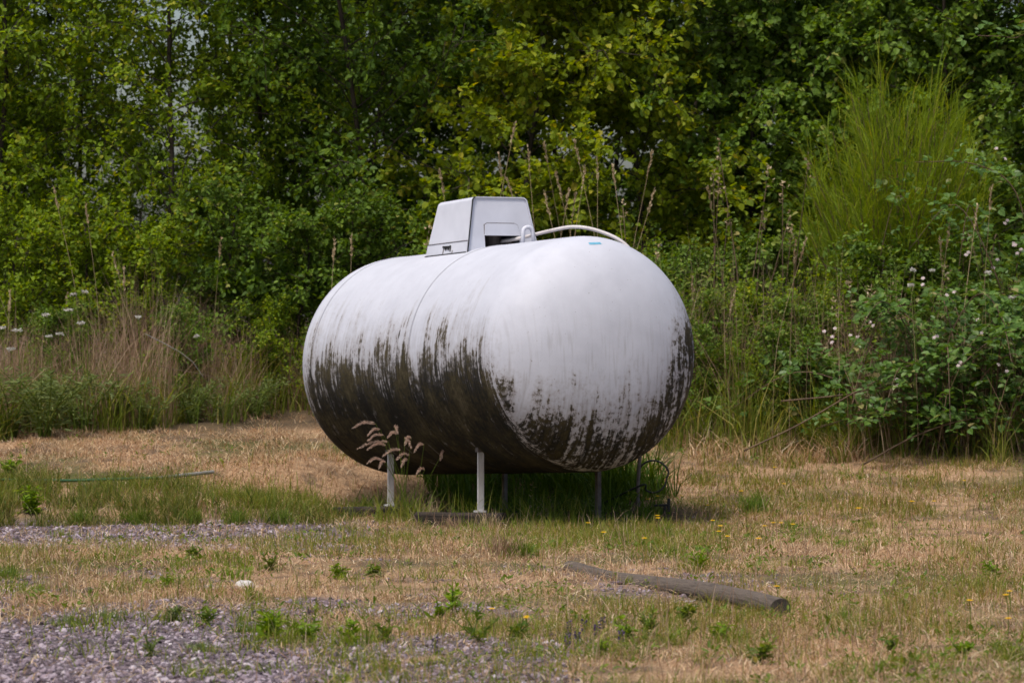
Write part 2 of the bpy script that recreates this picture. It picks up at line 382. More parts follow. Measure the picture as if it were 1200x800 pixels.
def make_ground():
    def edges(vals): return np.concatenate(vals)
    xs = edges([[-700, -300, -120, -50, -22, -12, -8], np.arange(-5.5, 5.51, .055), [8, 12, 22, 50, 120, 300, 700]])
    ys = edges([[-300, -100, -30, -5, 3, 7], np.arange(9, 28, .06), [29, 31, 34, 40, 55, 90, 160, 320, 800]])
    X, Y = np.meshgrid(xs, ys); Z = terrain(X, Y)
    nx, ny = len(xs), len(ys)
    i, j = np.meshgrid(np.arange(nx - 1), np.arange(ny - 1)); i = i.ravel(); j = j.ravel()
    f = np.stack([j * nx + i, j * nx + i + 1, (j + 1) * nx + i + 1, (j + 1) * nx + i], 1)
    mb = MB(); mb.add(np.stack([X, Y, Z], -1), f)
    o = mb.build('ground', M['ground'], smooth=True)
    tag(o, 'dry tan lawn and gravel ground rising behind the tank', kind='structure')
    for nm, fn in (('gravel', gravel_w), ('soil_shade', soil_shade_w)):
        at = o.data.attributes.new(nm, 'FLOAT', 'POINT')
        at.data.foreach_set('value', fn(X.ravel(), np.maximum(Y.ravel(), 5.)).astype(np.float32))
make_ground()

# ------------------------------------------------------------------ the tank
def tz_(p):
    """tilt a tank-axis point into the upright local frame"""
    p = np.asarray(p, float); c, s = math.cos(TILT), math.sin(TILT)
    q = p.copy(); q[..., 0] = p[..., 0] * c - p[..., 2] * s; q[..., 2] = p[..., 0] * s + p[..., 2] * c + AXIS_Z
    return q
AXIS_Z = 0.785 - 1.0037 * math.sin(TILT)
HL, R, HB, HN = 1.0037, 0.6, 0.3533, 2.254
tank = thing('gas_tank', 'white horizontal gas tank streaked with black algae, standing on thin legs', 'tank', (TC[0], TC[1], 0), TH - math.pi / 2)

def stain_attrs(o, raw):
    """raw: tank-axis coordinates of the vertices"""
    x, y, z = raw.T; near = x > 0
    hw = np.clip((np.abs(x) - HL) / HB, 0, 1)
    xc = np.clip(x, -HL, HL); sw = sstep(0, .35, hw)
    ang = np.arctan2(z, np.abs(y) + 1e-6)
    st = np.stack([xc * 1.0 + .12 * sw, y * sw, z * .10 + np.where(near, 0, 5)], 1)
    lat = y / R; h = z / R
    bound = .05 - .76 * hw ** .5 + 1.25 * sstep(.28, .92, lat) * hw ** .45 - .08 * sstep(.3, .9, lat) * (1 - hw)
    bound = bound + .10 * np.exp(-((x - (HL - .80) + .045) / .05) ** 2) - .22 * np.exp(-((x - (HL - .80) - .05) / .045) ** 2)
    bound = bound - .1 * sstep(HL - .35, HL - .05, x) * (1 - sstep(0, .05, hw)) * 0
    me = o.data
    for nm, ty, dat in (('streak', 'FLOAT_VECTOR', st), ('height', 'FLOAT', h), ('cap', 'FLOAT', sstep(0, .25, hw)), ('bound', 'FLOAT', bound)):
        a = me.attributes.new(nm, ty, 'POINT')
        a.data.foreach_set('vector' if ty == 'FLOAT_VECTOR' else 'value', dat.ravel().astype(np.float32))

def lathe_x(name, prof, mat, parent, seg=112, smooth=True, stain=True):
    prof = np.asarray(prof); m = len(prof); ph = np.arange(seg) * 2 * np.pi / seg
    raw = np.stack([np.repeat(prof[:, 0], seg), np.outer(prof[:, 1], np.cos(ph)).ravel(), np.outer(prof[:, 1], np.sin(ph)).ravel()], 1)
    i, j = np.meshgrid(np.arange(m - 1), np.arange(seg), indexing='ij'); i = i.ravel(); j = j.ravel(); j2 = (j + 1) % seg
    f = np.stack([i * seg + j, (i + 1) * seg + j, (i + 1) * seg + j2, i * seg + j2], 1)[:, ::-1]
    mb = MB(); mb.add(tz_(raw), f); o = mb.build(name, mat, parent, smooth)
    if stain: stain_attrs(o, raw)
    return o
shell = lathe_x('shell', [(x, R) for x in np.linspace(-HL, HL, 61)], M['tank_paint'], tank)
def head(sign):
    t = np.linspace(0, np.pi / 2, 34)
    pr = np.stack([sign * (HL + HB * np.sin(t) ** (2 / HN)), R * np.maximum(np.cos(t), 1e-4) ** (2 / HN)], 1)
    return lathe_x('end_cap', pr[::-1] if sign < 0 else pr, M['tank_paint'], tank)
head(1); head(-1)
def seam(x, r=.004):
    t = np.linspace(0, np.pi, 7)
    return lathe_x('weld_seam', np.stack([x - 2.2 * r * np.cos(t), R - .001 + r * np.sin(t)], 1), M['seam'], tank)
for sx in (HL - .80, -HL + .05): seam(sx)

# legs on small foot plates
def leg(x, y, w, mat, zb):
    top = AXIS_Z + x * math.sin(TILT) - math.sqrt(R * R - y * y) + .02
    mb = MB(); mb.box((x, y, (top + zb) / 2), (.010, w, top - zb)); mb.box((x - .014, y + (w / 2 - .006) * (1 if y < 0 else -1), (top + zb) / 2 + .001), (.020, .010, top - zb))
    l = mb.build('leg', mat, tank)
    MB().box((x - .004, y, top - .012), (.03, w + .010, .028)).build('bracket', M['post_metal'], l)
    MB().box((x - .008, y, zb + .004), (.055, w + .012, .008)).build('foot_plate', mat, l)
LEG_X = (HL - .45, HL - 1.48)
leg(LEG_X[0], -.36, .034, M['leg_metal'], -.028); leg(LEG_X[1], -.36, .034, M['leg_metal'], -.040)
leg(LEG_X[0], .34, .022, M['post_metal'], -.075); leg(LEG_X[1], .34, .022, M['post_metal'], -.08)  # rear legs: shade under the tank put into their darker metal

# hood over the valves
hood = bpy.data.objects.new('hood', None); COL.objects.link(hood); hood.parent = tank
def outline(hw_b, hw_t, zt, zb, r=.035):
    pts = [(-hw_b, zb)]
    s = (hw_t - hw_b) / (zt - zb)
    for k in range(5):
        a = math.radians(180 - k * 22.5); pts.append((-hw_t + r + r * math.cos(a) - s * 0, zt - r + r * math.sin(a)))
    pts += [(-a, b) for a, b in reversed(pts)]
    return np.array(pts)
XF, XB, ZT = .125, -.365, .862
def hood_skin():
    fr = outline(.220, .166, ZT, .545, .030); bk = outline(.220, .160, ZT - .004, .545, .030)
    def pos(o_, x0, x1):
        k = (o_[:, 1] - .545) / (ZT - .545)
        return np.stack([x0 + (x1 - x0) * k, o_[:, 0], o_[:, 1]], 1)
    HY = np.array([0, .020, 0]); A = pos(fr, XF, XF - .035) + HY; B = pos(bk, XB, XB + .05) + HY; n = len(A)
    mb = MB(); mb.add(tz_(np.concatenate([A, B])), [(k, k + 1, n + k + 1, n + k) for k in range(n - 1)])
    o = mb.build('side_panel', M['hood_paint'], hood)
    mod = o.modifiers.new('thickness', 'SOLIDIFY'); mod.thickness = .006; mod.offset = -1
    b2 = MB(); b2.add(tz_((B - HY) * np.array([1, .985, 1]) + HY + np.array([.004, 0, -.003])), [tuple(range(n))]); b2.build('back_panel', M['hood_paint'], hood)
    # front panel with a rectangular opening
    f = fr.copy(); f[:, 0] *= .97; f[:, 1] = np.where(f[:, 1] > .6, f[:, 1] - .006, f[:, 1])
    zo = .668; ya, yb = -.104, .106
    def P(y, z): return (XF - .010 - .035 * (z - .545) / (ZT - .545), y + .020, z)
    def edge_y(z): return .220 * .97 + (f[1, 0] * -1 - .220 * .97) * (z - .545) / (f[1, 1] - .545)
    up = [(-edge_y(zo), zo)] + [tuple(q) for q in f[1:-1]] + [(edge_y(zo), zo), (yb, zo), (ya, zo)]
    fb = MB()
    for poly in (up, [(-edge_y(.545), .545), (-edge_y(zo), zo), (ya, zo), (ya, .545)], [(yb, .545), (yb, zo), (edge_y(zo), zo), (edge_y(.545), .545)]):
        fb.add(tz_(np.array([P(*q) for q in poly])), [tuple(range(len(poly)))])
    fo = fb.build('front_panel', M['hood_paint'], hood); mod = fo.modifiers.new('thickness', 'SOLIDIFY'); mod.thickness = .005; mod.offset = 0
    fl = MB(); q = [(ya - .002, zo - .012), (yb + .002, zo - .012), (yb - .012, zo + .045), (yb - .03, zo + .052), (ya + .02, zo + .052), (ya + .004, zo + .045)]
    fv = np.array([P(*k) for k in q]); n2 = len(q)
    fl.add(tz_(np.concatenate([fv + (.010, 0, 0), fv + (.003, 0, 0)])), [tuple(range(n2))] + [(k, n2 + k, n2 + (k + 1) % n2, (k + 1) % n2) for k in range(n2)])
    fl.build('opening_flap', M['hood_paint'], hood)
    rim = MB(); rr = np.array([P(*k) for k in [(ya, zo - .01), (ya + .001, zo + .045), (ya + .018, zo + .054), (yb - .03, zo + .054), (yb - .010, zo + .046), (yb + .003, zo - .01)]]) + (.004, 0, 0)
    rim.tube(tz_(rr), .0022, 5); rim.build('flap_rim', M['post_metal'], hood)
    sl = MB(); sl.tube(tz_(A[:5] + (.002, -.001, .001)), .0042, 6); sl.build('edge_seal', M['rubber'], hood)
    # lower skirt on the camera side with a latch
    def side(x, z, off):
        k = (z - .545) / (ZT - .545); y = .020 - (.220 + (.166 - .220) * (z - .545) / (ZT - .030 - .545)) - off
        return (x, y, z)
    sk = MB(); c = [side(XB + .012 + .0, .548, .004), side(XF - .006, .548, .004), side(XF - .016, .628, .004), side(XB + .018, .628, .004)]
    d = [np.array(k) + (0, .0035, 0) for k in c]
    sk.add(tz_(np.array(c + d)), [(0, 1, 2, 3), (0, 4, 5, 1), (1, 5, 6, 2), (2, 6, 7, 3), (3, 7, 4, 0)]); sko = sk.build('skirt', M['hood_paint'], hood); MB().tube(tz_(np.array([c[2], c[3]]) + (0, -.001, .001)), .0022, 5).build('skirt_edge', M['post_metal'], sko); MB().tube(tz_(np.array([c[0], c[1]]) + (0, -.001, .019)), .003, 5).build('base_gasket', M['rubber'], sko)
    lt = MB()
    for (x0, z0, w, h) in ((-.135, .607, .05, .010), (-.125, .597, .016, .012), (-.095, .600, .014, .022), (-.072, .596, .007, .034)):
        p = np.array(side(x0, z0, .007)); lt.box(tz_(p), (w, .006, h))
    lt.build('latch', M['black_metal'], hood)
    for (za, zb_, x0) in ((.55, .6, -.155), (.552, .585, -.05)):
        MB().tube(tz_(np.array([side(x0, za, .006), side(x0 + .004, zb_, .006)])), .0022, 5).build('latch_rod', M['post_metal'], hood)
hood_skin()
vb = MB(); vb.tube(tz_(np.array([(-.02, .03, .56), (-.02, .03, .70)])), .045, 14); vb.tube(tz_(np.array([(-.12, -.05, .56), (-.12, -.05, .72)])), .03, 12)
vb.tube(tz_(np.array([(.04, .10, .60), (.04, .10, .645)])), .022, 10)
vb.build('valve_block', M['post_metal'], tank)
lug = MB(); a = np.linspace(0, np.pi, 9)
lp = np.stack([np.full(9, .20), .125 + .028 * np.cos(a), .672 + .024 * np.sin(a)], 1)
lp = np.concatenate([[(.20, .168, .56)], lp, [(.20, .09, .57)]]); lug.tube(tz_(lp), .0115, 8); lug.build('lifting_lug', M['hood_paint'], tank, True)
def smooth_path(p, n=10):
    p = np.asarray(p, float); q = np.concatenate([[2 * p[0] - p[1]], p, [2 * p[-1] - p[-2]]]); out = []
    for i in range(1, len(q) - 2):
        for t in np.linspace(0, 1, n, endpoint=False):
            out.append(.5 * ((2 * q[i]) + (-q[i - 1] + q[i + 1]) * t + (2 * q[i - 1] - 5 * q[i] + 4 * q[i + 1] - q[i + 2]) * t * t + (-q[i - 1] + 3 * q[i] - 3 * q[i + 1] + q[i + 2]) * t ** 3))
    out.append(p[-1]); return np.array(out)
hp = smooth_path([(.02, .06, .63), (.14, .13, .645), (.24, .22, .672), (.36, .32, .690), (.48, .42, .655), (.58, .51, .575), (.62, .575, .42), (.60, .612, .15), (.56, .60, -.12), (.50, .52, -.36), (.45, .40, -.50)])
MB().tube(tz_(hp), .0098, 10).build('hose', M['hose_white'], tank, True)
# small blue sticker on the upper near end cap, following its curve
def cap_point(y, z):
    rr = math.hypot(y, z) / R; return (HL + HB * (1 - rr ** HN) ** (1 / HN) + .002, y, z)
sv = [cap_point(-.052 + .07 * k / 6, .5475 + dz + .003 * k / 6) for dz in (0, .011) for k in range(7)]
mb = MB(); mb.add(tz_(np.array(sv)), [(k, k + 1, 8 + k, 7 + k) for k in range(6)]); mb.build('sticker', M['sticker'], tank)

# timbers the legs stand on, lying on the ground
def timber(name, label, a, b, w, h, mat, zoff=0.0, cat='timber', group=None):
    a = Vector(a); b = Vector(b); d = b - a; L_ = d.length
    o = thing(name, label, cat, (a + b) / 2, math.atan2(d.y, d.x), group)
    o.rotation_euler[1] = -math.atan2(d.z, math.hypot(d.x, d.y))
    n = 14; k = 10; ph = np.arange(k) * 2 * np.pi / k + .3
    sq = np.stack([np.sign(np.cos(ph)) * np.abs(np.cos(ph)) ** .35, np.sign(np.sin(ph)) * np.abs(np.sin(ph)) ** .35], 1)
    xs = np.linspace(-L_ / 2, L_ / 2, n); V = []
    for i, x in enumerate(xs):
        j = .06 * (rng.random((k, 2)) - .5)
        V.append(np.stack([np.full(k, x) + .006 * (rng.random(k) - .5), (sq[:, 0] + j[:, 0]) * w / 2, (sq[:, 1] + j[:, 1]) * h / 2 + zoff], 1))
    mb = MB(); i, j = np.meshgrid(np.arange(n - 1), np.arange(k), indexing='ij'); i = i.ravel(); j = j.ravel()
    mb.add(np.concatenate(V), np.stack([i * k + j, i * k + (j + 1) % k, (i + 1) * k + (j + 1) % k, (i + 1) * k + j], 1)[:, ::-1])
    mb.build('beam', mat, o)
    for e, s in ((0, 1), (n - 1, -1)):
        MB().add(np.array(V[e]) + (0.001 * -s, 0, 0), [tuple(range(k))[::s]]).build('end_grain', M['end_grain'], o)
    return o
tilt_m = lambda x, y: np.array([TC[0] + x * AX[0] + y * LA[0], TC[1] + x * AX[1] + y * LA[1]])
fa, na = tilt_m(LEG_X[1], -.36), tilt_m(LEG_X[0], -.36)
timber('support_timber', 'dark weathered timber under the left leg of the tank, beside the gravel', (fa[0] - .29, fa[1] - .10, -.086), (fa[0] + .12, fa[1] + .05, -.086), .12, .090, M['beam_wood'])
timber('support_timber', 'grassy weathered timber under the middle leg of the tank', (na[0] - .33, na[1] + .06, -.074), (na[0] + .12, na[1] - .04, -.074), .11, .090, M['beam_wood'])
for x, zz, wh in ((LEG_X[0], -.11, 'near right'), (LEG_X[1], -.114, 'far right')):
    q = tilt_m(x, .34)
    timber('support_timber', 'dark timber under the ' + wh + ' leg in the shade below the tank', (q[0] - .2, q[1] + .05, zz), (q[0] + .2, q[1] - .05, zz), .11, .064, M['beam_wood'], group='timbers in the shade below the tank')

# round log lying in the grass
def round_log(name, label, a, b, r, mat):
    a = Vector(a); b = Vector(b); d = b - a; L_ = d.length
    o = thing(name, label, 'log', (a + b) / 2, math.atan2(d.y, d.x)); o.rotation_euler[1] = -math.atan2(d.z, math.hypot(d.x, d.y))
    n, k = 30, 18; ph = np.arange(k) * 2 * np.pi / k; xs = np.linspace(-L_ / 2, L_ / 2, n); V = []
    for i, x in enumerate(xs):
        rr = r * (1 + .10 * (fbm(np.cos(ph) * 1.5 + 5, np.sin(ph) * 1.5 + x * 2.0, 71, 3) - .5) * 2 + .05 * (vnoise(ph * 4, np.full(k, x * 1.2), 74) - .5))
        if i in (0, n - 1): rr = rr * .95
        V.append(np.stack([np.full(k, x), rr * np.cos(ph), rr * np.sin(ph) * .93 + .012 * math.sin(x * 2.1)], 1))
    i, j = np.meshgrid(np.arange(n - 1), np.arange(k), indexing='ij'); i = i.ravel(); j = j.ravel()
    mb = MB(); mb.add(np.concatenate(V), np.stack([i * k + j, i * k + (j + 1) % k, (i + 1) * k + (j + 1) % k, (i + 1) * k + j], 1)[:, ::-1])
    mb.build('log_body', mat, o, True)
    for e, s in ((0, 1), (n - 1, -1)):
        MB().add(np.array(V[e]) + (-.001 * s, 0, 0), [tuple(range(k))[::s]]).build('end_grain', M['end_grain'], o)
    return o
g0 = ground_at(915, 722); g1 = ground_at(668, 668)
round_log('log', 'long grey round log half sunk in the dry grass right of the gravel', (g1.x, g1.y, g1.z + .010), (g0.x, g0.y, g0.z + .022), .035, M['log_wood'])

# green and grey pole lying in the left verge
p0, p1, p2 = ground_at(-20, 573), ground_at(185, 571), ground_at(250, 567)
pole = thing('pole', 'thin green and grey pole lying in the grass left of the tank', 'pole', p1)
lift = Vector((0, 0, .052))
MB().tube(np.array([p0 - p1 + lift, (p0 - p1) * .5 + lift * .8, Vector((0, 0, 0)) + lift]), .008, 8).build('green_section', M['green_paint'], pole)
MB().tube(np.array([Vector((0, 0, 0)) + lift, p2 - p1 + lift * 1.3]), .010, 8).build('grey_section', M['grey_wood'], pole)

# thin post with a black cable looped round it, right of the tank
pg = ground_at(748, 598); pg.y += .15
post = thing('post', 'thin dark metal post at the right end of the tank', 'post', pg)
mb = MB(); mb.tube([(0, 0, -.05), (.004, 0, .14), (.014, 0, .30)], [.011, .010, .010], 8); mb.build('rod', M['post_metal'], post)
MB().tube([(.014, 0, .29), (.0145, 0, .31)], .014, 8).build('cap', M['post_metal'], post)
cab = thing('cable', 'black cable looped around the thin post right of the tank', 'cable', pg)
th = np.linspace(-2.6, 2.75, 40); cp = np.stack([.085 + .085 * np.cos(th) * (1 - .15 * (th < 0)), -.018 + .02 * np.sin(th * .5), .175 + .085 * np.sin(th)], 1)
cp = np.concatenate([[(-.20, .05, .02), (-.12, .0, .09), (-.05, -.02, .115)], cp, [(-.06, .02, .27), (-.14, .04, .31)]])
MB().tube(smooth_path(cp[::3], 5), .0055, 7).build('loop', M['rubber'], cab)
tg = ground_at(779, 606)
tap = thing('standpipe', 'small dark stub with a crossbar in the grass right of the post', 'stub', tg)
mb = MB(); mb.tube([(0, 0, -.02), (0, 0, .07)], .008, 8); mb.tube([(.02, 0, .03), (.022, 0, .10)], .009, 8); mb.build('stem', M['black_metal'], tap)
MB().tube([(-.055, 0, .062), (.018, -.004, .066)], .006, 7).build('crossbar', M['black_metal'], tap)
# pale stone on the gravel
def rock(name, label, px, py, sx, sz, mat, seed):
    g = ground_at(px, py); a, b = np.meshgrid(np.linspace(0, np.pi, 8), np.arange(12) * np.pi / 6, indexing='ij')
    n = np.stack([np.sin(a) * np.cos(b), np.sin(a) * np.sin(b), np.cos(a)], -1).reshape(-1, 3)
    r = .75 + .6 * fbm(n[:, 0] * 2 + n[:, 2], n[:, 1] * 2 + 4, seed, 3)
    v = n * r[:, None] * np.array([sx, sx * .8, sz])
    i, j = np.meshgrid(np.arange(7), np.arange(12), indexing='ij'); i = i.ravel(); j = j.ravel()
    mb = MB(); mb.add(v, np.stack([i * 12 + j, (i + 1) * 12 + j, (i + 1) * 12 + (j + 1) % 12, i * 12 + (j + 1) % 12], 1))
    o = mb.build(name, mat); o.location = g + Vector((0, 0, sz * .35)); return tag(o, label, 'stone')
rock('stone', 'pale whitish stone lying on the gravel left of centre', 286, 690, .034, .024, M['stone_white'], 5)
rock('stone', 'flat grey slab stone beside the pale whitish stone on the gravel', 250, 690, .085, .010, M['grey_wood'], 9)
rock('stone', 'small dark stone on the bare patch near the left edge', 104, 694, .018, .014, M['log_wood'], 12)

# ------------------------------------------------------------------ vegetation helpers
def blades(mb, P, h, w, az, lean, nseg=2, taper=1.4, faz=None, mi=0):
    """curved grass blades; all arrays of length N"""
    N_ = len(P); t = np.linspace(0, 1, nseg + 1)
    d = np.stack([np.cos(az), np.sin(az), np.zeros(N_)], 1)
    fa = rng.random(N_) * np.pi if faz is None else faz
    s = np.stack([np.cos(fa), np.sin(fa), np.zeros(N_)], 1)
    V = []
    for k, tk in enumerate(t):
        c = P + d * (lean * h * tk ** 1.8)[:, None]; c[:, 2] += h * (tk - .42 * np.minimum(lean, 1.4) * tk ** 2.2)
        if k < nseg:
            hw = (w * .5 * (1 - tk ** taper))[:, None]; V += [c - s * hw, c + s * hw]
        else: V.append(c)
    V = np.stack(V, 1); m = V.shape[1]; base = np.arange(N_)[:, None] * m
    off = mb.n
    mb.add(V.reshape(-1, 3), base + np.array([[m - 3, m - 2, m - 1]]), mi)
    for k in range(nseg - 1):
        q = base + np.array([[2 * k, 2 * k + 1, 2 * k + 3, 2 * k + 2]])
        mb.loops.append((q + off).ravel()); mb.sizes.append(np.full(N_, 4)); mb.mi.append(np.full(N_, mi))
def leaves(mb, P, d, n, Ln, W, fold=.12, curl=.15, mi=0):
    d = d / (np.linalg.norm(d, axis=1)[:, None] + 1e-9); s = np.cross(d, n); s /= np.linalg.norm(s, axis=1)[:, None] + 1e-9
    n = np.cross(s, d); Ln = np.broadcast_to(Ln, (len(P),))[:, None]; W = np.broadcast_to(W, (len(P),))[:, None]
    V = np.stack([P, P + d * .28 * Ln + s * .48 * W + n * fold * W, P + d * .68 * Ln + s * .40 * W + n * (fold * W - curl * .4 * Ln), P + d * Ln - n * curl * Ln,
                  P + d * .68 * Ln - s * .40 * W + n * (fold * W - curl * .4 * Ln), P + d * .28 * Ln - s * .48 * W + n * fold * W], 1)
    b = np.arange(len(P))[:, None] * 6
    mb.add(V.reshape(-1, 3), np.concatenate([b + np.array([[0, 1, 2, 3]]), b + np.array([[0, 3, 4, 5]])]), mi)
def unit(v): return v / (np.linalg.norm(v, axis=-1, keepdims=True) + 1e-9)
def rdir(n): return unit(rng.normal(size=(n, 3)))

def leafy_tree(name, label, loc, h, spread, leaf, mleaf, nl=44, nt=11, nf=20, t0=.06, cat='tree', group=None, aspect=.72, top=.55, trunk_r=.019, lean=.05, gap=None):
    """tapered trunk, limbs and twigs, with single leaves along the twigs"""
    root = thing(name, label, cat, loc, rng.random() * 6.28, group)
    n = 9; tz = np.linspace(0, 1, n); tr = np.stack([np.cumsum(rng.normal(0, lean * h / n, n)), np.cumsum(rng.normal(0, lean * h / n, n)), tz * h], 1); tr[0] = (0, 0, -.05)
    trunk = MB(); trunk.tube(tr, trunk_r * (1 - .85 * tz) + .004, 7); trunk.build('trunk', M['bark'], root, True)
    lb = MB(); lf = MB(); Ps, Ds, Ns = [], [], []
    for i in range(nl):
        t = t0 + (1 - t0) * ((i + rng.random()) / nl) ** .92
        p = np.array([np.interp(t, tz, tr[:, k]) for k in range(3)])
        az = i * 2.39996 + rng.normal(0, .5); el = math.radians(rng.uniform(8, 48) + 25 * max(0, t - .6))
        prof = (1 - top * t ** 2) * min(1, .55 + t * 1.6)
        ln = spread * prof * rng.uniform(.65, 1.2)
        d = np.array([math.cos(az) * math.cos(el), math.sin(az) * math.cos(el), math.sin(el)])
        q = [p]; dd = d.copy()
        for k in range(5):
            dd = unit(dd + rng.normal(0, .16, 3) + np.array([0, 0, .03 - .05 * k * rng.random()])); q.append(q[-1] + dd * ln / 5)
        q = np.array(q); lb.tube(q, np.linspace(trunk_r * .34 * (1 - .5 * t), .0025, 6), 4, cap=False)
        for j in range(nt):
            s = rng.uniform(.18, 1.0); k = min(int(s * 5), 4); b = q[k] + (q[k + 1] - q[k]) * (s * 5 - k)
            w = unit(dd * .5 + rdir(1)[0] * .9 + np.array([0, 0, .12])); tl = ln * rng.uniform(.16, .36) + .07
            e = b + w * tl + np.array([0, 0, -.12 * tl]); mid = (b + e) / 2 + np.array([0, 0, .05 * tl])
            lb.tube(np.array([b, mid, e]), [.0028, .002, .001], 3, cap=False)
            u = rng.random(nf) ** .8; pos = b + (e - b) * u[:, None] + rng.normal(0, .022, (nf, 3))
            Ps.append(pos); Ds.append(unit(w * .55 + rdir(nf) * .9 + np.array([0, 0, -.18]))); Ns.append(unit(np.array([0, 0, .9]) + rdir(nf) * .75 + w * .15))
    lb.build('limbs', M['bark'], root)
    P, D, Nn = map(np.concatenate, (Ps, Ds, Ns)); sz = leaf * rng.uniform(.45, 1.35, len(P))
    leaves(lf, P, D, Nn, sz, sz * aspect * rng.uniform(.85, 1.15, len(P)))
    lf.build('crown', mleaf, root, kind='stuff')
    return root
def place(o, px, depth, scale=1.0, rz=None, label=None, sz=None):
    g = on_ground(px, depth); o.location = g
    if rz is not None: o.rotation_euler[2] = rz
    o.scale = (scale, scale, sz or scale)
    if label: o['label'] = label
    return o

# ------------------------------------------------------------------ trees behind the clearing
TG = 'trees along the back of the clearing'
A1 = leafy_tree('tree', 'pale green tree at the far left edge, its leaves touching the frame', (0, 0, 0), 4.1, 1.2, .038, M['leaf_pale'], 60, 14, 34, group=TG, lean=.10)
place(A1, 20, 26.2)
A2 = leafy_tree('tree', 'slender pale green tree with a thin dark upright trunk, left of the tank', (0, 0, 0), 4.2, 1.1, .036, M['leaf_pale'], 54, 14, 32, group=TG, lean=.04)
place(A2, 196, 25.9)
place(copy_tree(A1), 305, 26.6, .95, 2.2, 'pale green tree with a forked dark stem behind the left end of the tank')
place(copy_tree(A2), 100, 27.2, .92, 4.1, 'thin pale green tree between the far left tree and the slender trunk')
place(copy_tree(A2), -130, 26.2, 1.05, 1.1, 'pale green tree standing just beyond the left edge of the frame')
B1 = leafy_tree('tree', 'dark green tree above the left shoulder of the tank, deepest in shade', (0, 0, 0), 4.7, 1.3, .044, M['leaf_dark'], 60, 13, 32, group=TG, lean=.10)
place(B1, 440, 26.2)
C1 = leafy_tree('tree', 'golden green tree right behind the tank hood', (0, 0, 0), 4.2, 1.2, .046, M['leaf_gold'], 60, 14, 32, group=TG, lean=.10, aspect=.85)
place(C1, 622, 26.0)
place(copy_tree(C1), 742, 26.5, 1.0, 2.6, 'golden green tree behind the tan stalks right of the hood')
D1 = leafy_tree('tree', 'dark leafy tree behind the tall saplings right of centre', (0, 0, 0), 4.3, 1.25, .044, M['leaf_right'], 60, 14, 36, group=TG, lean=.10, aspect=.88)
place(D1, 856, 26.8)
place(copy_tree(D1), 985, 27.2, 1.05, 2.0, 'dark leafy tree directly behind the broom shrub')
place(copy_tree(D1), 1100, 27.0, .98, 4.4, 'dark leafy tree behind the right flank of the broom shrub')
place(copy_tree(D1), 1215, 26.6, 1.02, 5.6, 'dark leafy tree at the top right edge of the frame')
place(copy_tree(D1), 1350, 26.4, 1.0, .7, 'dark leafy tree standing just beyond the right edge of the frame')
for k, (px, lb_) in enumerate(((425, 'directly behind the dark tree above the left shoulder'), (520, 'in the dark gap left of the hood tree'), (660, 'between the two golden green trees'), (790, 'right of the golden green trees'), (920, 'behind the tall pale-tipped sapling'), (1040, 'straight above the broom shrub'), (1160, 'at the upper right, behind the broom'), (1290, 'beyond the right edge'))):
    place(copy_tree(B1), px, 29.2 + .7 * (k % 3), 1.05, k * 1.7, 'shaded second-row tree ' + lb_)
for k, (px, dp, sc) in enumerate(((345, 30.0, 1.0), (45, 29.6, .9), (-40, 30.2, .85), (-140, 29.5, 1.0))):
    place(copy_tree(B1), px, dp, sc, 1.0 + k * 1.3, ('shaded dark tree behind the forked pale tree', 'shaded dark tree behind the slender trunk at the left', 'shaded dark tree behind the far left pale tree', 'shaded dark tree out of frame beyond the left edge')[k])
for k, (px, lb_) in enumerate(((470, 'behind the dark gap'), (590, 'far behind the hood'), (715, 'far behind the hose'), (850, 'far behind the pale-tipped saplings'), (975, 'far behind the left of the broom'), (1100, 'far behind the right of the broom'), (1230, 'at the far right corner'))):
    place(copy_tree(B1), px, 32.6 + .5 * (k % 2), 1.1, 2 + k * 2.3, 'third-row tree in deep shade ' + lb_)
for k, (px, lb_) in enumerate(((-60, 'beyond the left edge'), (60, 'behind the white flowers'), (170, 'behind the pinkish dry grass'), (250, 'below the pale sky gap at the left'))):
    place(copy_tree(B1), px, 31.0 + .4 * k, .46 + .05 * (k % 2), k * 2.1, 'low shaded tree ' + lb_, sz=.44)

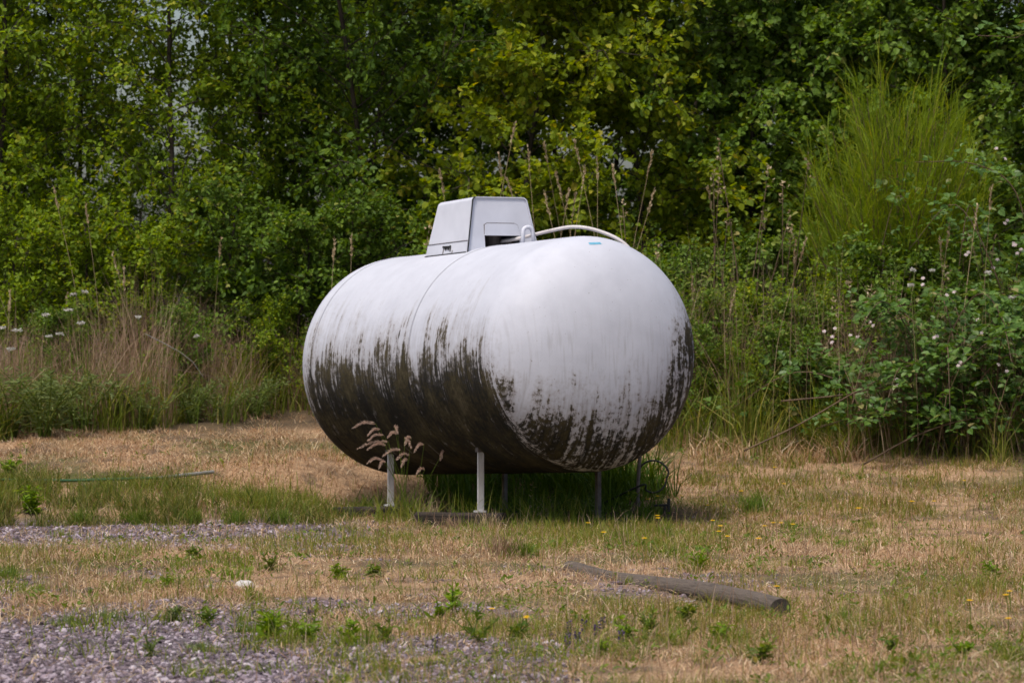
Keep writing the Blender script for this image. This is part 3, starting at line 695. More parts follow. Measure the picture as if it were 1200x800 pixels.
# ------------------------------------------------------------------ undergrowth shrubs in front of the trees
S1 = leafy_tree('shrub', 'shrub', (0, 0, 0), 1.25, .62, .034, M['leaf_right'], 28, 10, 24, t0=.08, cat='shrub', group='undergrowth shrubs below the trees', top=.4, trunk_r=.012, lean=.12)
S2 = leafy_tree('shrub', 'shrub', (0, 0, 0), 1.2, .60, .032, M['leaf_pale'], 28, 10, 24, t0=.08, cat='shrub', group='undergrowth shrubs below the trees', top=.4, trunk_r=.012, lean=.12)
use = {0: S1, 1: S2}; first = {0: True, 1: True}
SH = [(1, 15, 25.2, .9, 'leafy shrub behind the white flowers at the far left'), (1, 100, 25.4, 1.0, 'leafy shrub behind the brown reed clump, left part'),
      (1, 185, 25.3, .85, 'leafy shrub behind the pinkish brown dry grass left of the tank'), (0, 265, 25.5, 1.0, 'dark leafy shrub between the pinkish dry grass and the tank'),
      (0, 345, 25.3, .9, 'dark leafy shrub just left of the far end of the tank'), (0, 430, 25.4, 1.0, 'dark leafy shrub above the far shoulder of the tank'),
      (0, 540, 25.2, .8, 'leafy shrub hidden behind the tank hood'), (1, 650, 25.3, .7, 'leafy shrub behind the hose on the tank'),
      (1, 735, 25.3, .75, 'leafy shrub behind the tan stalks right of the tank hood'), (0, 815, 25.3, .75, 'leafy shrub just right of the near end of the tank'),
      (0, 890, 25.4, .8, 'leafy shrub below the tall saplings'), (0, 960, 25.5, .8, 'leafy shrub under the left side of the broom shrub'),
      (0, 1150, 25.6, 1.15, 'leafy shrub behind the bramble at the right'), (0, 842, 23.9, .62, 'low leafy shrub touching the right edge of the tank'), (1, 888, 23.8, .66, 'low pale shrub a step right of the tank'), (0, 940, 23.7, .6, 'low leafy shrub between the pale shrub and the bramble'), (1, 985, 24.0, .72, 'low pale shrub behind the left end of the bramble'), (1, 700, 24.4, .72, 'low pale shrub under the bend of the hose'), (0, 770, 24.3, .75, 'low leafy shrub right of the hose end'), (0, 60, 24.5, .5, 'low dark shrub among the grey-green weeds at the left'), (0, 210, 24.7, .5, 'low dark shrub in the hollow left of the tank'), (1, 310, 25.0, .5, 'low pale shrub near the far end of the tank'), (0, 812, 23.4, .5, 'low bushy shrub half hidden by the right edge of the tank'), (1, 868, 23.3, .42, 'lowest pale shrub in the grass right of the tank'), (0, 915, 23.4, .5, 'low bushy shrub at the foot of the bramble, left'), (0, 1030, 24.1, .85, 'leafy shrub covering the left foot of the broom'), (0, 1090, 24.1, .8, 'leafy shrub covering the right foot of the broom')]
for k, px, dp, sc, lb_ in SH:
    o = use[k] if first[k] else copy_tree(use[k]); first[k] = False
    place(o, px, dp, sc, rng.random() * 6.28, lb_)

# broom shrub: dense upright green rods
def broom(loc):
    root = thing('broom_shrub', 'bright yellow-green broom shrub with upright rod-like twigs', 'shrub', loc)
    st = MB(); rd = MB(); Ps, hs, azs, ls = [], [], [], []
    for i in range(130):
        az = rng.random() * 6.28; sp = rng.uniform(.1, 1.0) ** .7; hh = rng.uniform(1.5, 2.22) * (1 - .28 * sp * sp)
        b = np.array([math.cos(az), math.sin(az), 0]); c = [b * .06]
        for t in (.35, .7, 1.0): c.append(b * (.06 + .56 * sp * t ** 1.2) + np.array([0, 0, hh * t]) + rng.normal(0, .03, 3))
        c = np.array(c); st.tube(c, [.010, .007, .004, .002], 4, cap=False)
        n = 95; t = rng.uniform(.25, 1.0, n); k = np.interp(t, [0, .35, .7, 1.0], [0, 1, 2, 2.999]); ki = k.astype(int); pp = c[ki] + (c[ki + 1] - c[ki]) * (k - ki)[:, None]
        Ps.append(pp + rng.normal(0, .018, (n, 3))); hs.append(rng.uniform(.15, .42, n)); azs.append(az + rng.normal(0, 1.1, n)); ls.append(np.abs(rng.normal(.30 + .45 * sp, .2, n)))
    st.build('stem', M['cane'], root); P, h_, a_, l_ = map(np.concatenate, (Ps, hs, azs, ls))
    blades(rd, P, h_, np.full(len(P), .0042), a_, l_, 2, 3.0); rd.build('twigs', M['broom'], root, kind='stuff')
    return root
broom(on_ground(1052, 24.5))

# saplings with single broad leaves
def sapling(px, depth, h, label, mat='leaf_fresh', leaf=.05, n=4, spread=.16, pale_tip=True, group=None, per=46, lw=.8):
    g = on_ground(px, depth); root = thing('sapling', label, 'sapling', g, 0, group); st = MB(); lf = MB(); tp = MB(); Ps, Ds = [], []
    for i in range(n):
        az = rng.random() * 6.28; hh = h * rng.uniform(.7, 1.0) if i else h
        c = np.array([(0, 0, -.03), (math.cos(az) * spread * .3, math.sin(az) * spread * .3, hh * .5), (math.cos(az) * spread, math.sin(az) * spread, hh)]) + rng.normal(0, .012, (3, 3)); c = smooth_path(c, 5)
        st.tube(c, np.linspace(.007, .002, len(c)), 5)
        t = rng.uniform(.12, 1.0, per) ** .8; k = t * (len(c) - 1.001); ki = k.astype(int); pp = c[ki] + (c[ki + 1] - c[ki]) * (k - ki)[:, None]
        a2 = rng.random(per) * 6.28; dd = np.stack([np.cos(a2), np.sin(a2), rng.normal(.25, .35, per)], 1)
        off = rng.uniform(.01, .10, per)[:, None] * (1.25 - t[:, None]); Ps.append(pp + dd * off); Ds.append(dd)
        if pale_tip: 
            m = 14; tt = c[-1] + np.stack([rng.normal(0, .012, m), rng.normal(0, .012, m), rng.uniform(-.10, .05, m)], 1)
            tp = MB(); leaves(tp, tt, rdir(m) + np.array([0, 0, .6]), rdir(m), .024, .013); tp.build('shoot_tip', M['straw'], root)
    st.build('stem', M['cane'] if pale_tip else M['leaf_herb'], root, True); P, D = np.concatenate(Ps), np.concatenate(Ds); sz = leaf * rng.uniform(.6, 1.2, len(P))
    leaves(lf, P, D, unit(np.array([0, 0, .8]) + rdir(len(P)) * .7 + np.array([0, -.3, 0])), sz, sz * lw); lf.build('foliage', M[mat], root, kind='stuff')
    return root
sapling(488, 24.3, 1.15, 'young sapling with round light green leaves left of the tank hood', 'leaf_fresh', .045, 3, .13)
sapling(878, 23.9, 1.78, 'tall sapling with pale tips left of the broom shrub', 'leaf_herb', .042, 4, .22)
sapling(838, 24.1, 1.55, 'sapling with pale tips right above the near end of the tank', 'leaf_herb', .04, 3, .16)
sapling(918, 24.2, 1.62, 'sapling between the tall pale-tipped sapling and the broom shrub', 'leaf_herb', .04, 3, .18)
sapling(1010, 23.5, .98, 'leafy sapling in front of the broom shrub with round bright leaves', 'leaf_fresh', .04, 5, .22)
sapling(745, 24.2, 1.35, 'sapling with pale dried tips behind the hose', 'leaf_fresh', .04, 4, .2)
sapling(1065, 23.6, 1.0, 'sapling at the right foot of the broom shrub', 'leaf_herb', .04, 4, .25)

# tall leafy herbs right of the tank and at the left
H1 = sapling(700, 24, 1.0, 'herb', 'leaf_herb', .055, 9, .24, False, 'leafy herbs behind the tank', 60, .32)
H1['category'] = 'herb'; H1.name = 'herb'
HB_ = [(640, 24.0, .95, 'in front of the dry tan stalks above the hose'), (690, 23.9, 1.0, 'behind the hose where it bends over'), (725, 23.7, .95, 'above the right shoulder of the tank'), (765, 23.6, 1.0, 'just right of the hose end'), (800, 23.8, 1.05, 'touching the upper right curve of the tank'),
       (830, 23.4, .8, 'right beside the black stained edge of the tank'), (860, 23.7, .95, 'a step right of the tank, among tan straws'), (895, 23.5, .85, 'between the tank and the bramble'), (930, 23.8, .95, 'left of the bramble, below the broom shrub'), (965, 23.9, .9, 'behind the left end of the bramble'), (1010, 24.2, 1.1, 'in front of the left foot of the broom shrub'), (1085, 24.0, 1.15, 'in front of the right foot of the broom shrub'), (1140, 23.8, 1.1, 'between the two tall brambles'), (590, 24.3, 1.0, 'half hidden behind the hood'), (1190, 23.4, 1.0, 'at the right edge above the large bramble')]
for i, (px, dp, sc, wh) in enumerate(HB_):
    o = H1 if i == 0 else copy_tree(H1); place(o, px, dp, sc, rng.random() * 6, 'upright green leafy herb ' + wh)
H2 = sapling(40, 23.6, .44, 'weed', 'leaf_grey', .055, 16, .30, False, 'grey-green weeds at the left foot of the grass', 34, .25)
H2['category'] = 'weed'; H2.name = 'weed'
for i, (px, dp, sc, wh) in enumerate([(12, 23.5, .95, 'at the left edge of the frame'), (52, 23.4, 1.0, 'below the white flowers'), (95, 23.7, .9, 'left of the dark hollow'), (-30, 23.6, 1.0, 'just beyond the left edge'), (140, 24.0, .8, 'behind the dark hollow'), (225, 24.3, .7, 'right of the dark hollow'), (300, 24.5, .65, 'near the far end of the tank'), (175, 23.9, .55, 'at the foot of the pinkish dry grass'), (262, 24.2, .5, 'below the bleached branch')]):
    o = H2 if i == 0 else copy_tree(H2); place(o, px, dp, sc, rng.random() * 6, 'bushy grey-green weed ' + wh)

# ------------------------------------------------------------------ bramble at the right
def bramble(label, px, depth, w, h, ncane, flowers, extra=()):
    g = on_ground(px, depth); root = thing('bramble', label, 'bramble', g); lf = MB(); Ps, Ds, Ns = [], [], []
    canes = []
    for i in range(ncane):
        az = rng.random() * 6.28; L_ = w * rng.uniform(.5, 1.45); hh = h * rng.uniform(.25, 1.1); b = np.array([rng.normal(0, w * .3), rng.normal(0, w * .16), -.02])
        d = np.array([math.cos(az), math.sin(az) * .7, 0])
        canes.append(smooth_path([b, b + d * L_ * .25 + (0, 0, hh * .7), b + d * L_ * .62 + (0, 0, hh), b + d * L_ + (0, 0, hh * rng.uniform(.25, .8))], 6))
    for e in extra: canes.append(smooth_path(np.array([Vector(q) - g for q in e]), 6))
    for i, c in enumerate(canes):
        ex = i >= ncane
        MB().tube(c, np.linspace(.0055, .0022, len(c)), 5).build('cane', M['cane'], root, True)
        n = 46 if not ex else 26; t = rng.uniform(.12 if not ex else .35, 1, n); k = t * (len(c) - 1.001); ki = k.astype(int); pp = c[ki] + (c[ki + 1] - c[ki]) * (k - ki)[:, None]
        a2 = rng.random(n) * 6.28; out = np.stack([np.cos(a2), np.sin(a2), rng.normal(.25, .3, n)], 1); pp = pp + out * rng.uniform(.02, .16, n)[:, None]
        nn = unit(np.array([0, -.25, .9]) + rdir(n) * .55)
        for a3 in (-1.1, 0, 1.1):                       # three leaflets on each stalk
            side = unit(np.cross(nn, out)); dd = unit(unit(out) * math.cos(a3) + side * math.sin(a3)); Ps.append(pp + dd * .012); Ds.append(dd); Ns.append(unit(nn + rdir(n) * .2))
    P, D, N_ = map(np.concatenate, (Ps, Ds, Ns)); sz = .052 * rng.uniform(.5, 1.2, len(P)); leaves(lf, P, D, N_, sz, sz * .72); lf.build('leaves', M['leaf_bramble'], root, kind='stuff')
    for (fx, fy, fd, m) in flowers:
        c = np.array([(fx - 600) / FPX * fd, fd, EYE - (fy - HORIZON) / FPX * fd]) - np.array(g); fb = MB()
        for k in range((m + 1) // 2):
            q = c + rng.normal(0, .022, 3); aa = np.arange(5) * 1.2566 + rng.random(); ax = unit(np.array([rng.normal(0, .4), -.7, .6])); u = unit(np.cross(ax, [0, 0, 1.])); v = np.cross(ax, u)
            dd = np.cos(aa)[:, None] * u + np.sin(aa)[:, None] * v; leaves(fb, np.repeat(q[None], 5, 0), dd + ax * .2, np.repeat(ax[None], 5, 0), .014, .012)
        fb.build('flower_cluster', M['pink_petal'], root, kind='stuff')
    return root
def P3(px, py, d): return (( px - 600) / FPX * d, d, EYE - (py - HORIZON) / FPX * d)
bramble('large dark green bramble with arching canes and pinkish flowers at the right edge', 1120, 22.9, .85, .90, 34,
        [(1058, 452, 22.5, 7), (1130, 425, 22.5, 4), (1095, 398, 22.6, 4), (1172, 432, 22.6, 4), (1085, 330, 22.8, 3), (1112, 345, 22.8, 4), (1150, 385, 22.7, 3)],
        extra=[[P3(872, 528, 22.3), P3(935, 498, 22.35), P3(1010, 455, 22.5), P3(1075, 425, 22.7), P3(1110, 430, 22.8)], [P3(915, 470, 22.6), P3(985, 463, 22.6), P3(1050, 452, 22.7), P3(1100, 462, 22.8)], [P3(1010, 545, 22.4), P3(1070, 512, 22.5), P3(1130, 492, 22.6), P3(1185, 490, 22.7)]])
bramble('tall bramble reaching up behind the large one, cream flower heads, right edge', 1180, 24.0, .8, 1.45, 26,
        [(1192, 290, 23.6, 9), (1165, 312, 23.6, 3), (1135, 300, 23.6, 4), (1175, 180, 23.8, 3), (1180, 262, 23.7, 4)],
        extra=[[P3(1215, 330, 23.5), P3(1190, 225, 23.5), P3(1140, 192, 23.5), P3(1072, 190, 23.5)], [P3(1230, 260, 23.6), P3(1215, 60, 23.6), P3(1185, 45, 23.6), P3(1145, 42, 23.6)], [P3(1190, 420, 23.4), P3(1170, 330, 23.4), P3(1120, 240, 23.4), P3(1065, 292, 23.4)]])
bramble('low bramble with white flowers left of the large bramble', 1000, 23.3, .5, .55, 20, [(1000, 392, 22.9, 4), (982, 402, 22.9, 3), (1022, 378, 22.9, 3), (975, 385, 23.0, 3)])
bramble('dense bramble beyond the right edge, joining the large one', 1265, 23.2, .75, 1.0, 26, [])

# ------------------------------------------------------------------ tall grasses (uncountable) and single stalks
def scatter_tall(name, label, mat, N_, pxr, dr, hr, w, leanr, topf=None, seg=3, clump=.0, taper=1.6, cat='grass', base=None):
    dp = rng.uniform(*dr, N_); px = rng.uniform(*pxr, N_)
    if base is not None: dp = dp + base(px)
    if clump:
        c = rng.uniform(*pxr, max(4, N_ // 60)); cd = rng.uniform(*dr, len(c)); k = rng.integers(0, len(c), N_)
        m = rng.random(N_) < clump; px = np.where(m, c[k] + rng.normal(0, 7, N_), px); dp = np.where(m, cd[k] + (0 if base is None else base(c[k])) + rng.normal(0, .05, N_), dp)
    x = (px - 600) / FPX * dp; P = np.stack([x, dp, terrain(x, dp) - .01], 1); h = rng.uniform(*hr, N_)
    if topf is not None: h = h * topf(px)
    mb = MB(); blades(mb, P, h, w * rng.uniform(.7, 1.3, N_), rng.random(N_) * 6.28, np.abs(rng.normal(leanr, leanr * .7, N_)), seg, taper)
    o = mb.build(name, mat); return tag(o, label, cat, kind='stuff')
LB = lambda p: 1.15 * np.clip(p, 0, 360) / 360 + .9 * (vnoise(p / 38., p * 0, 61) - .45) * .8
RB = lambda p: .5 * (vnoise(p / 45., p * 0, 67) - .5)
scatter_tall('tall_grass', 'mass of tall green grass along the left foot of the trees', M['grass_green'], 5600, (-60, 385), (23.4, 24.9), (.08, .62), .0065, .6, clump=.6, base=LB)
scatter_tall('dry_tall_grass', 'pinkish brown dry tall grass standing left of the tank', M['grass_pink'], 5600, (-60, 385), (23.5, 24.8), (.20, 1.15), .0042, .3, lambda p: .6 + .42 * np.exp(-((p - 165) / 70) ** 2) + .15 * np.exp(-(p / 40) ** 2), clump=.6, base=LB)
scatter_tall('tall_grass', 'mass of tall green grass right of the tank', M['grass_green'], 3000, (770, 1010), (22.9, 24.6), (.08, .75), .0065, .55, clump=.6, base=RB)
scatter_tall('tall_grass', 'tall green grass mixed into the bramble at the right', M['grass_green'], 1700, (960, 1240), (22.6, 24.2), (.06, .5), .0065, .6, clump=.6, base=RB)
scatter_tall('tall_grass', 'tall green grass behind the tank top', M['grass_green'], 3600, (420, 780), (23.6, 24.6), (.35, .95), .0065, .35, clump=.4)
scatter_tall('dry_tall_grass', 'dry brown tall grass right of the tank', M['grass_pink'], 2200, (620, 1000), (23.1, 24.5), (.3, 1.35), .0042, .35, clump=.65)
scatter_tall('dry_tall_grass', 'dry brown stems poking out of the bramble', M['grass_pink'], 700, (980, 1230), (22.6, 24.0), (.4, 1.2), .0048, .3, clump=.5)
scatter_tall('dry_undergrowth', 'tangled dry straw at the foot of the green bank right of the tank', M['grass_dry'], 1500, (800, 1010), (22.6, 23.7), (.04, .26), .005, .9, clump=.5, base=RB)

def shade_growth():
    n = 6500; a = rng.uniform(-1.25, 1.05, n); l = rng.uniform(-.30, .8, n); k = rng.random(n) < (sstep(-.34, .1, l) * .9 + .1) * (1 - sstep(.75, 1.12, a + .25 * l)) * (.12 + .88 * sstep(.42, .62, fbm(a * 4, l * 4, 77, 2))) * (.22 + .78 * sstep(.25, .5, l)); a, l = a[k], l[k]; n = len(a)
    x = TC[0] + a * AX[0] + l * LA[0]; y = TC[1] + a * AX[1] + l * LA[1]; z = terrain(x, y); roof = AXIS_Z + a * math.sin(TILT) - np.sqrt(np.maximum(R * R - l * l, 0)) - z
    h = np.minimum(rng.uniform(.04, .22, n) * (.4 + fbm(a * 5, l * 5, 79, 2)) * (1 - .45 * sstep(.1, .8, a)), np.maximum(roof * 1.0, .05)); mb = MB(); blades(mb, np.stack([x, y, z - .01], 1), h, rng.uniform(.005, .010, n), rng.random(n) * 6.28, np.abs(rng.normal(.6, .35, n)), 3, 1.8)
    n = 4200; a = rng.uniform(-2.2, .12, n); l = rng.uniform(.35, 1.10, n); k = (l > .7) | (a < -1.0); a, l = a[k], l[k]; n = len(a); x = TC[0] + a * AX[0] + l * LA[0]; y = TC[1] + a * AX[1] + l * LA[1]  # taller grass added behind the tank to block light and darken the gap
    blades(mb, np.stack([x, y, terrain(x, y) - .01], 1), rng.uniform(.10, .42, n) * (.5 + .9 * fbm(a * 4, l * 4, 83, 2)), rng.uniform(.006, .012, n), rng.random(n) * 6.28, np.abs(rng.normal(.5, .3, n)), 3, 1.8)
    tag(mb.build('shade_grass', M['leaf_dark']), 'dark green grass below and behind the tank, deepening the shade there', 'grass', kind='stuff')
shade_growth()
scatter_tall('dry_bank_grass', 'dry grass on the slope behind the far end of the tank', M['grass_dry'], 3400, (290, 470), (21.0, 23.6), (.025, .10), .004, .9, clump=.3, seg=2)
scatter_tall('shade_weeds', 'messy thin weeds in the shade between the front legs', M['grass_green'], 420, (430, 720), (20.0, 20.5), (.06, .26), .005, .5, clump=.5)

def stalk(name, px, py_top, depth, label, group, mat='straw', bend=.1, head=True, w=.0042):
    g = on_ground(px, depth); h = EYE - (py_top - HORIZON) / FPX * depth - g.z; root = thing(name, label, 'grass stalk', g, 0, group)
    az = rng.random() * 6.28; c = smooth_path([(0, 0, -.03), (bend * h * .15 * math.cos(az), bend * h * .15 * math.sin(az), h * .5), (bend * h * math.cos(az), bend * h * math.sin(az), h)], 6)
    MB().tube(c, np.linspace(w, w * .45, len(c)), 5).build('stem', M[mat], root)
    if head:
        n = 30; t = rng.uniform(0, 1, n); e = c[-1] - c[-4]; e = unit(e); hd = MB(); pos = c[-1] + e * (t * .15 - .12)[:, None] + rng.normal(0, .0028, (n, 3))
        leaves(hd, pos, unit(e + rdir(n) * .45), rdir(n), .022, .009); hd.build('seed_head', M[mat], root)
    return root
ORD = ['first', 'second', 'third', 'fourth', 'fifth', 'sixth', 'seventh', 'eighth', 'ninth', 'tenth', 'eleventh', 'twelfth', 'thirteenth', 'fourteenth', 'fifteenth', 'sixteenth']
for k, (px, py) in enumerate(sorted([(22, 318), (8, 345), (95, 225), (118, 240), (160, 302), (250, 282), (300, 300), (385, 285), (410, 280), (68, 350), (145, 320)])):
    stalk('grass_stalk', px, py, 24.1 + .5 * rng.random() + float(LB(np.array(float(px)))) * (px < 360), 'tall straw-coloured grass stalk left of the tank, ' + ORD[k] + ' from the left edge', 'straw stalks left of the tank', bend=rng.uniform(.04, .25), w=.0021)
for k, (px, py) in enumerate(sorted([(565, 150), (545, 205), (605, 188), (633, 178), (648, 215), (660, 200), (672, 175), (690, 210), (712, 170), (728, 185), (740, 200), (675, 230), (655, 232), (640, 228), (700, 190), (722, 228)])):
    stalk('grass_stalk', px, py, rng.uniform(23.5, 24.3), 'tall tan dry stalk above the hood and hose, ' + ORD[k] + ' of sixteen from the left', 'tan stalks behind the tank hood', bend=rng.uniform(.04, .22), w=.0026)
for k, (px, py) in enumerate(sorted([(855, 225), (905, 285), (925, 290), (948, 372), (985, 385), (1150, 225), (1125, 245), (1168, 282), (820, 330), (838, 345), (1095, 270), (1110, 285)])):
    stalk('grass_stalk', px, py, rng.uniform(22.9, 23.9), 'tan dry stalk in the green growth right of the tank, ' + ORD[k] + ' from the tank', 'tan stalks right of the tank', bend=rng.uniform(.06, .26), w=.0025)
# dead branch lying in the left grass
br = on_ground(245, 23.6)
d_ = thing('dead_branch', 'bleached dead branch lying in the grass left of the tank', 'branch', br)
for nm, q in (('limb', [(170, 391), (190, 401), (212, 413), (226, 424), (238, 441)]), ('twig', [(182, 428), (206, 433), (236, 438), (256, 444), (276, 447)]), ('twig', [(212, 413), (222, 432), (228, 447)])):
    MB().tube(np.array([Vector(P3(a_, b_, 23.55)) - br for a_, b_ in q]), np.linspace(.0026, .0012, len(q)), 5).build(nm, M['cane'] if nm == 'twig' else M['grey_wood'], d_)

# ------------------------------------------------------------------ lawn: short dry and green grass
def green_w(x, y):
    px, py = px_of(x, y, terrain(x, y)); n = fbm(x * 1.5, y * .8, 51, 4) - .5; n2 = fbm(x * 5, y * 3, 57, 3) - .5; q = n * 1.3 + n2 * .6
    g = .10 + 1.5 * q
    verge = sstep(548, 575, py + 16 * n2) * (1 - sstep(606, 613, py)) * (1 - sstep(330, 470, px)); g = np.maximum(g, verge * (.55 + 1.2 * q))
    rf = sstep(770, 860, px) * sstep(480, 525, py) * (1 - sstep(600, 640, py + 20 * n)); g = np.maximum(g, rf * (.62 + .8 * q))
    und = sstep(520, 640, px) * (1 - sstep(760, 860, px)) * sstep(575, 595, py) * (1 - sstep(640, 668, py)); g = np.maximum(g, und * (.5 + .8 * q))
    br_ = sstep(760, 775, py + 40 * n) * sstep(330, 420, px) * (1 - sstep(640, 720, px)); g = np.maximum(g, br_ * (.55 + .8 * q))
    rr = sstep(820, 960, px) * sstep(655, 680, py) * (1 - sstep(715, 740, py)); g = np.maximum(g, rr * (.3 + .8 * q))
    tan = sstep(430, 300, px) * sstep(470, 500, py) * (1 - sstep(545, 565, py)); g = g - .22 * tan
    band = sstep(840, 950, px) * sstep(622, 632, py) * (1 - sstep(650, 664, py)); g = g - .3 * band
    return np.clip(g, .02, .95)
def lawn():
    N_ = 360000; y = 9.6 + 15.2 * rng.random(N_) ** .92; x = (rng.random(N_) * 2 - 1) * (.131 * y + .75)
    gw = gravel_w(x, y); lw = soil_shade_w(x, y); bare = sstep(.48, .62, fbm(x * 2.6, y * 1.5, 131, 4)); keep = rng.random(N_) < (1 - .82 * bare) * (1 - .93 * gw) * (1 - .92 * lw) * (.45 + .55 * sstep(.3, .5, fbm(x * 3, y * 3, 81, 3)))
    x, y = x[keep], y[keep]; N_ = len(x); g = green_w(x, y); r = rng.random(N_); z = terrain(x, y) - .004
    px, py = px_of(x, y, z); P = np.stack([x, y, z], 1); tall = .7 + .9 * fbm(x * 2.5, y * 2.5, 91, 3)
    verge = sstep(560, 580, py) * (1 - sstep(606, 616, py)) * (1 - sstep(330, 470, px))
    isg = r < g; oliv = isg & (rng.random(N_) < np.where(px > 760, .62, .35) * (1 - .6 * verge)); isg = isg & ~oliv; dry = ~(isg | oliv)
    far = sstep(10, 22, y)
    for sel, nm, mt, h0, h1, w, ln, lab in ((dry, 'dry_grass', 'grass_dry', .02, .06, .0032, 1.5, 'short dry tan grass covering the lawn'), (oliv, 'olive_grass', 'grass_olive', .03, .075, .0032, .5, 'short yellowing olive grass on the lawn'), (isg, 'green_grass', 'grass_green', .03, .085, .0036, .5, 'short green grass growing in patches on the lawn and verge')):
        n = int(sel.sum()); h = rng.uniform(h0, h1, n) * tall[sel] * (1 + (.9 if nm == 'green_grass' else .3) * verge[sel]); mb = MB()
        blades(mb, P[sel], h, w * (.8 + .5 * far[sel]) * rng.uniform(.7, 1.3, n), rng.random(n) * 6.28, np.abs(rng.normal(ln, ln * .6, n)), 2, 1.5)
        tag(mb.build(nm, M[mt]), lab, 'grass', kind='stuff')
    # loose straw lying flat
    n = 26000; y = 9.6 + 14 * rng.random(n); x = (rng.random(n) * 2 - 1) * (.131 * y + .5); k = rng.random(n) < (1 - .75 * gravel_w(x, y)) * (1 - .5 * soil_shade_w(x, y)); x, y = x[k], y[k]; n = len(x)
    mb = MB(); blades(mb, np.stack([x, y, terrain(x, y) + .004 + .012 * rng.random(n)], 1), rng.uniform(.01, .03, n), np.full(n, .003), rng.random(n) * 6.28, rng.uniform(2.5, 6, n), 2, 2.5)
    tag(mb.build('straw_litter', M['grass_dry']), 'loose dry straw lying over the lawn and gravel', 'straw', kind='stuff')
    n = 5200; y = 10 + 14 * rng.random(n); x = (rng.random(n) * 2 - 1) * (.131 * y + .5); k = rng.random(n) < (1 - .8 * gravel_w(x, y)) * (1 - .6 * soil_shade_w(x, y)) * sstep(.38, .6, fbm(x * 1.6, y * 1.6, 111, 3)); x, y = x[k], y[k]; n = len(x)
    mb = MB(); blades(mb, np.stack([x, y, terrain(x, y) + .012 + .02 * rng.random(n)], 1), rng.uniform(.012, .045, n), np.full(n, .0038), rng.random(n) * 6.28, rng.uniform(2.5, 6, n), 3, 3.0)
    tag(mb.build('long_straw', M['straw']), 'long pale straws lying tangled over the dry lawn', 'straw', kind='stuff')
    n = 19000; px = rng.uniform(-70, 425, n); py = rng.uniform(572, 624, n); k = rng.random(n) < sstep(.46, .66, fbm(px / 42., py / 18., 121, 3)) * (1 - sstep(300, 425, px) * .7); px, py = px[k], py[k]
    y = np.interp(py, [560, 575, 590, 600, 613, 624], [21.9, 21.4, 20.95, 20.6, 20.25, 20.02]); x = (px - 600) / FPX * y; n = len(x); mb = MB()
    blades(mb, np.stack([x, y, terrain(x, y) - .01], 1), rng.uniform(.03, .17, n) * (.25 + 1.4 * fbm(x * 3.5, y * 3.5, 123, 3)), rng.uniform(.003, .007, n), rng.random(n) * 6.28, np.abs(rng.normal(.6, .35, n)), 3, 1.6)
    tag(mb.build('verge_grass', M['verge']), 'tall dark green grass along the verge edge left of the tank', 'grass', kind='stuff')
    # sparse taller bents in the dry lawn
    n = 2600; y = 10 + 13 * rng.random(n); x = (rng.random(n) * 2 - 1) * (.131 * y + .4); k = rng.random(n) < (1 - .9 * gravel_w(x, y)) * (1 - soil_shade_w(x, y)); x, y = x[k], y[k]; n = len(x)
    mb = MB(); blades(mb, np.stack([x, y, terrain(x, y)], 1), rng.uniform(.07, .17, n), np.full(n, .0026), rng.random(n) * 6.28, np.abs(rng.normal(.3, .2, n)), 3, 2.2)
    tag(mb.build('grass_bents', M['grass_pink']), 'thin brown grass bents standing scattered over the lawn', 'grass', kind='stuff')
lawn()

# low broad-leaved forbs sprinkled through the turf
def forbs():
    n = 3600; y = 9.8 + 13.5 * rng.random(n) ** 1.1; x = (rng.random(n) * 2 - 1) * (.131 * y + .4)
    k = rng.random(n) < (.12 + sstep(.46, .62, fbm(x * 2.3, y * 1.4, 101, 3))) * (1 - .93 * gravel_w(x, y)) * (1 - soil_shade_w(x, y)); x, y = x[k], y[k]; n = len(x)
    mb = MB(); m = 9; X, Y = np.repeat(x, m), np.repeat(y, m); a = rng.random(n * m) * 6.28; up = rng.uniform(.15, 1.6, n * m); sz = np.repeat(rng.uniform(.010, .030, n), m) * rng.uniform(.6, 1.2, n * m)
    P = np.stack([X + rng.normal(0, .018, n * m), Y + rng.normal(0, .018, n * m), terrain(X, Y) + rng.uniform(0, .035, n * m)], 1)
    leaves(mb, P, np.stack([np.cos(a), np.sin(a), up], 1), unit(np.array([0, 0, 1.]) + .5 * rdir(n * m)), sz, sz * np.repeat(rng.uniform(.2, .5, n), m))
    tag(mb.build('ground_weeds', M['leaf_herb']), 'low broad-leaved weeds sprinkled through the dry lawn and gravel', 'weeds', kind='stuff')
forbs()

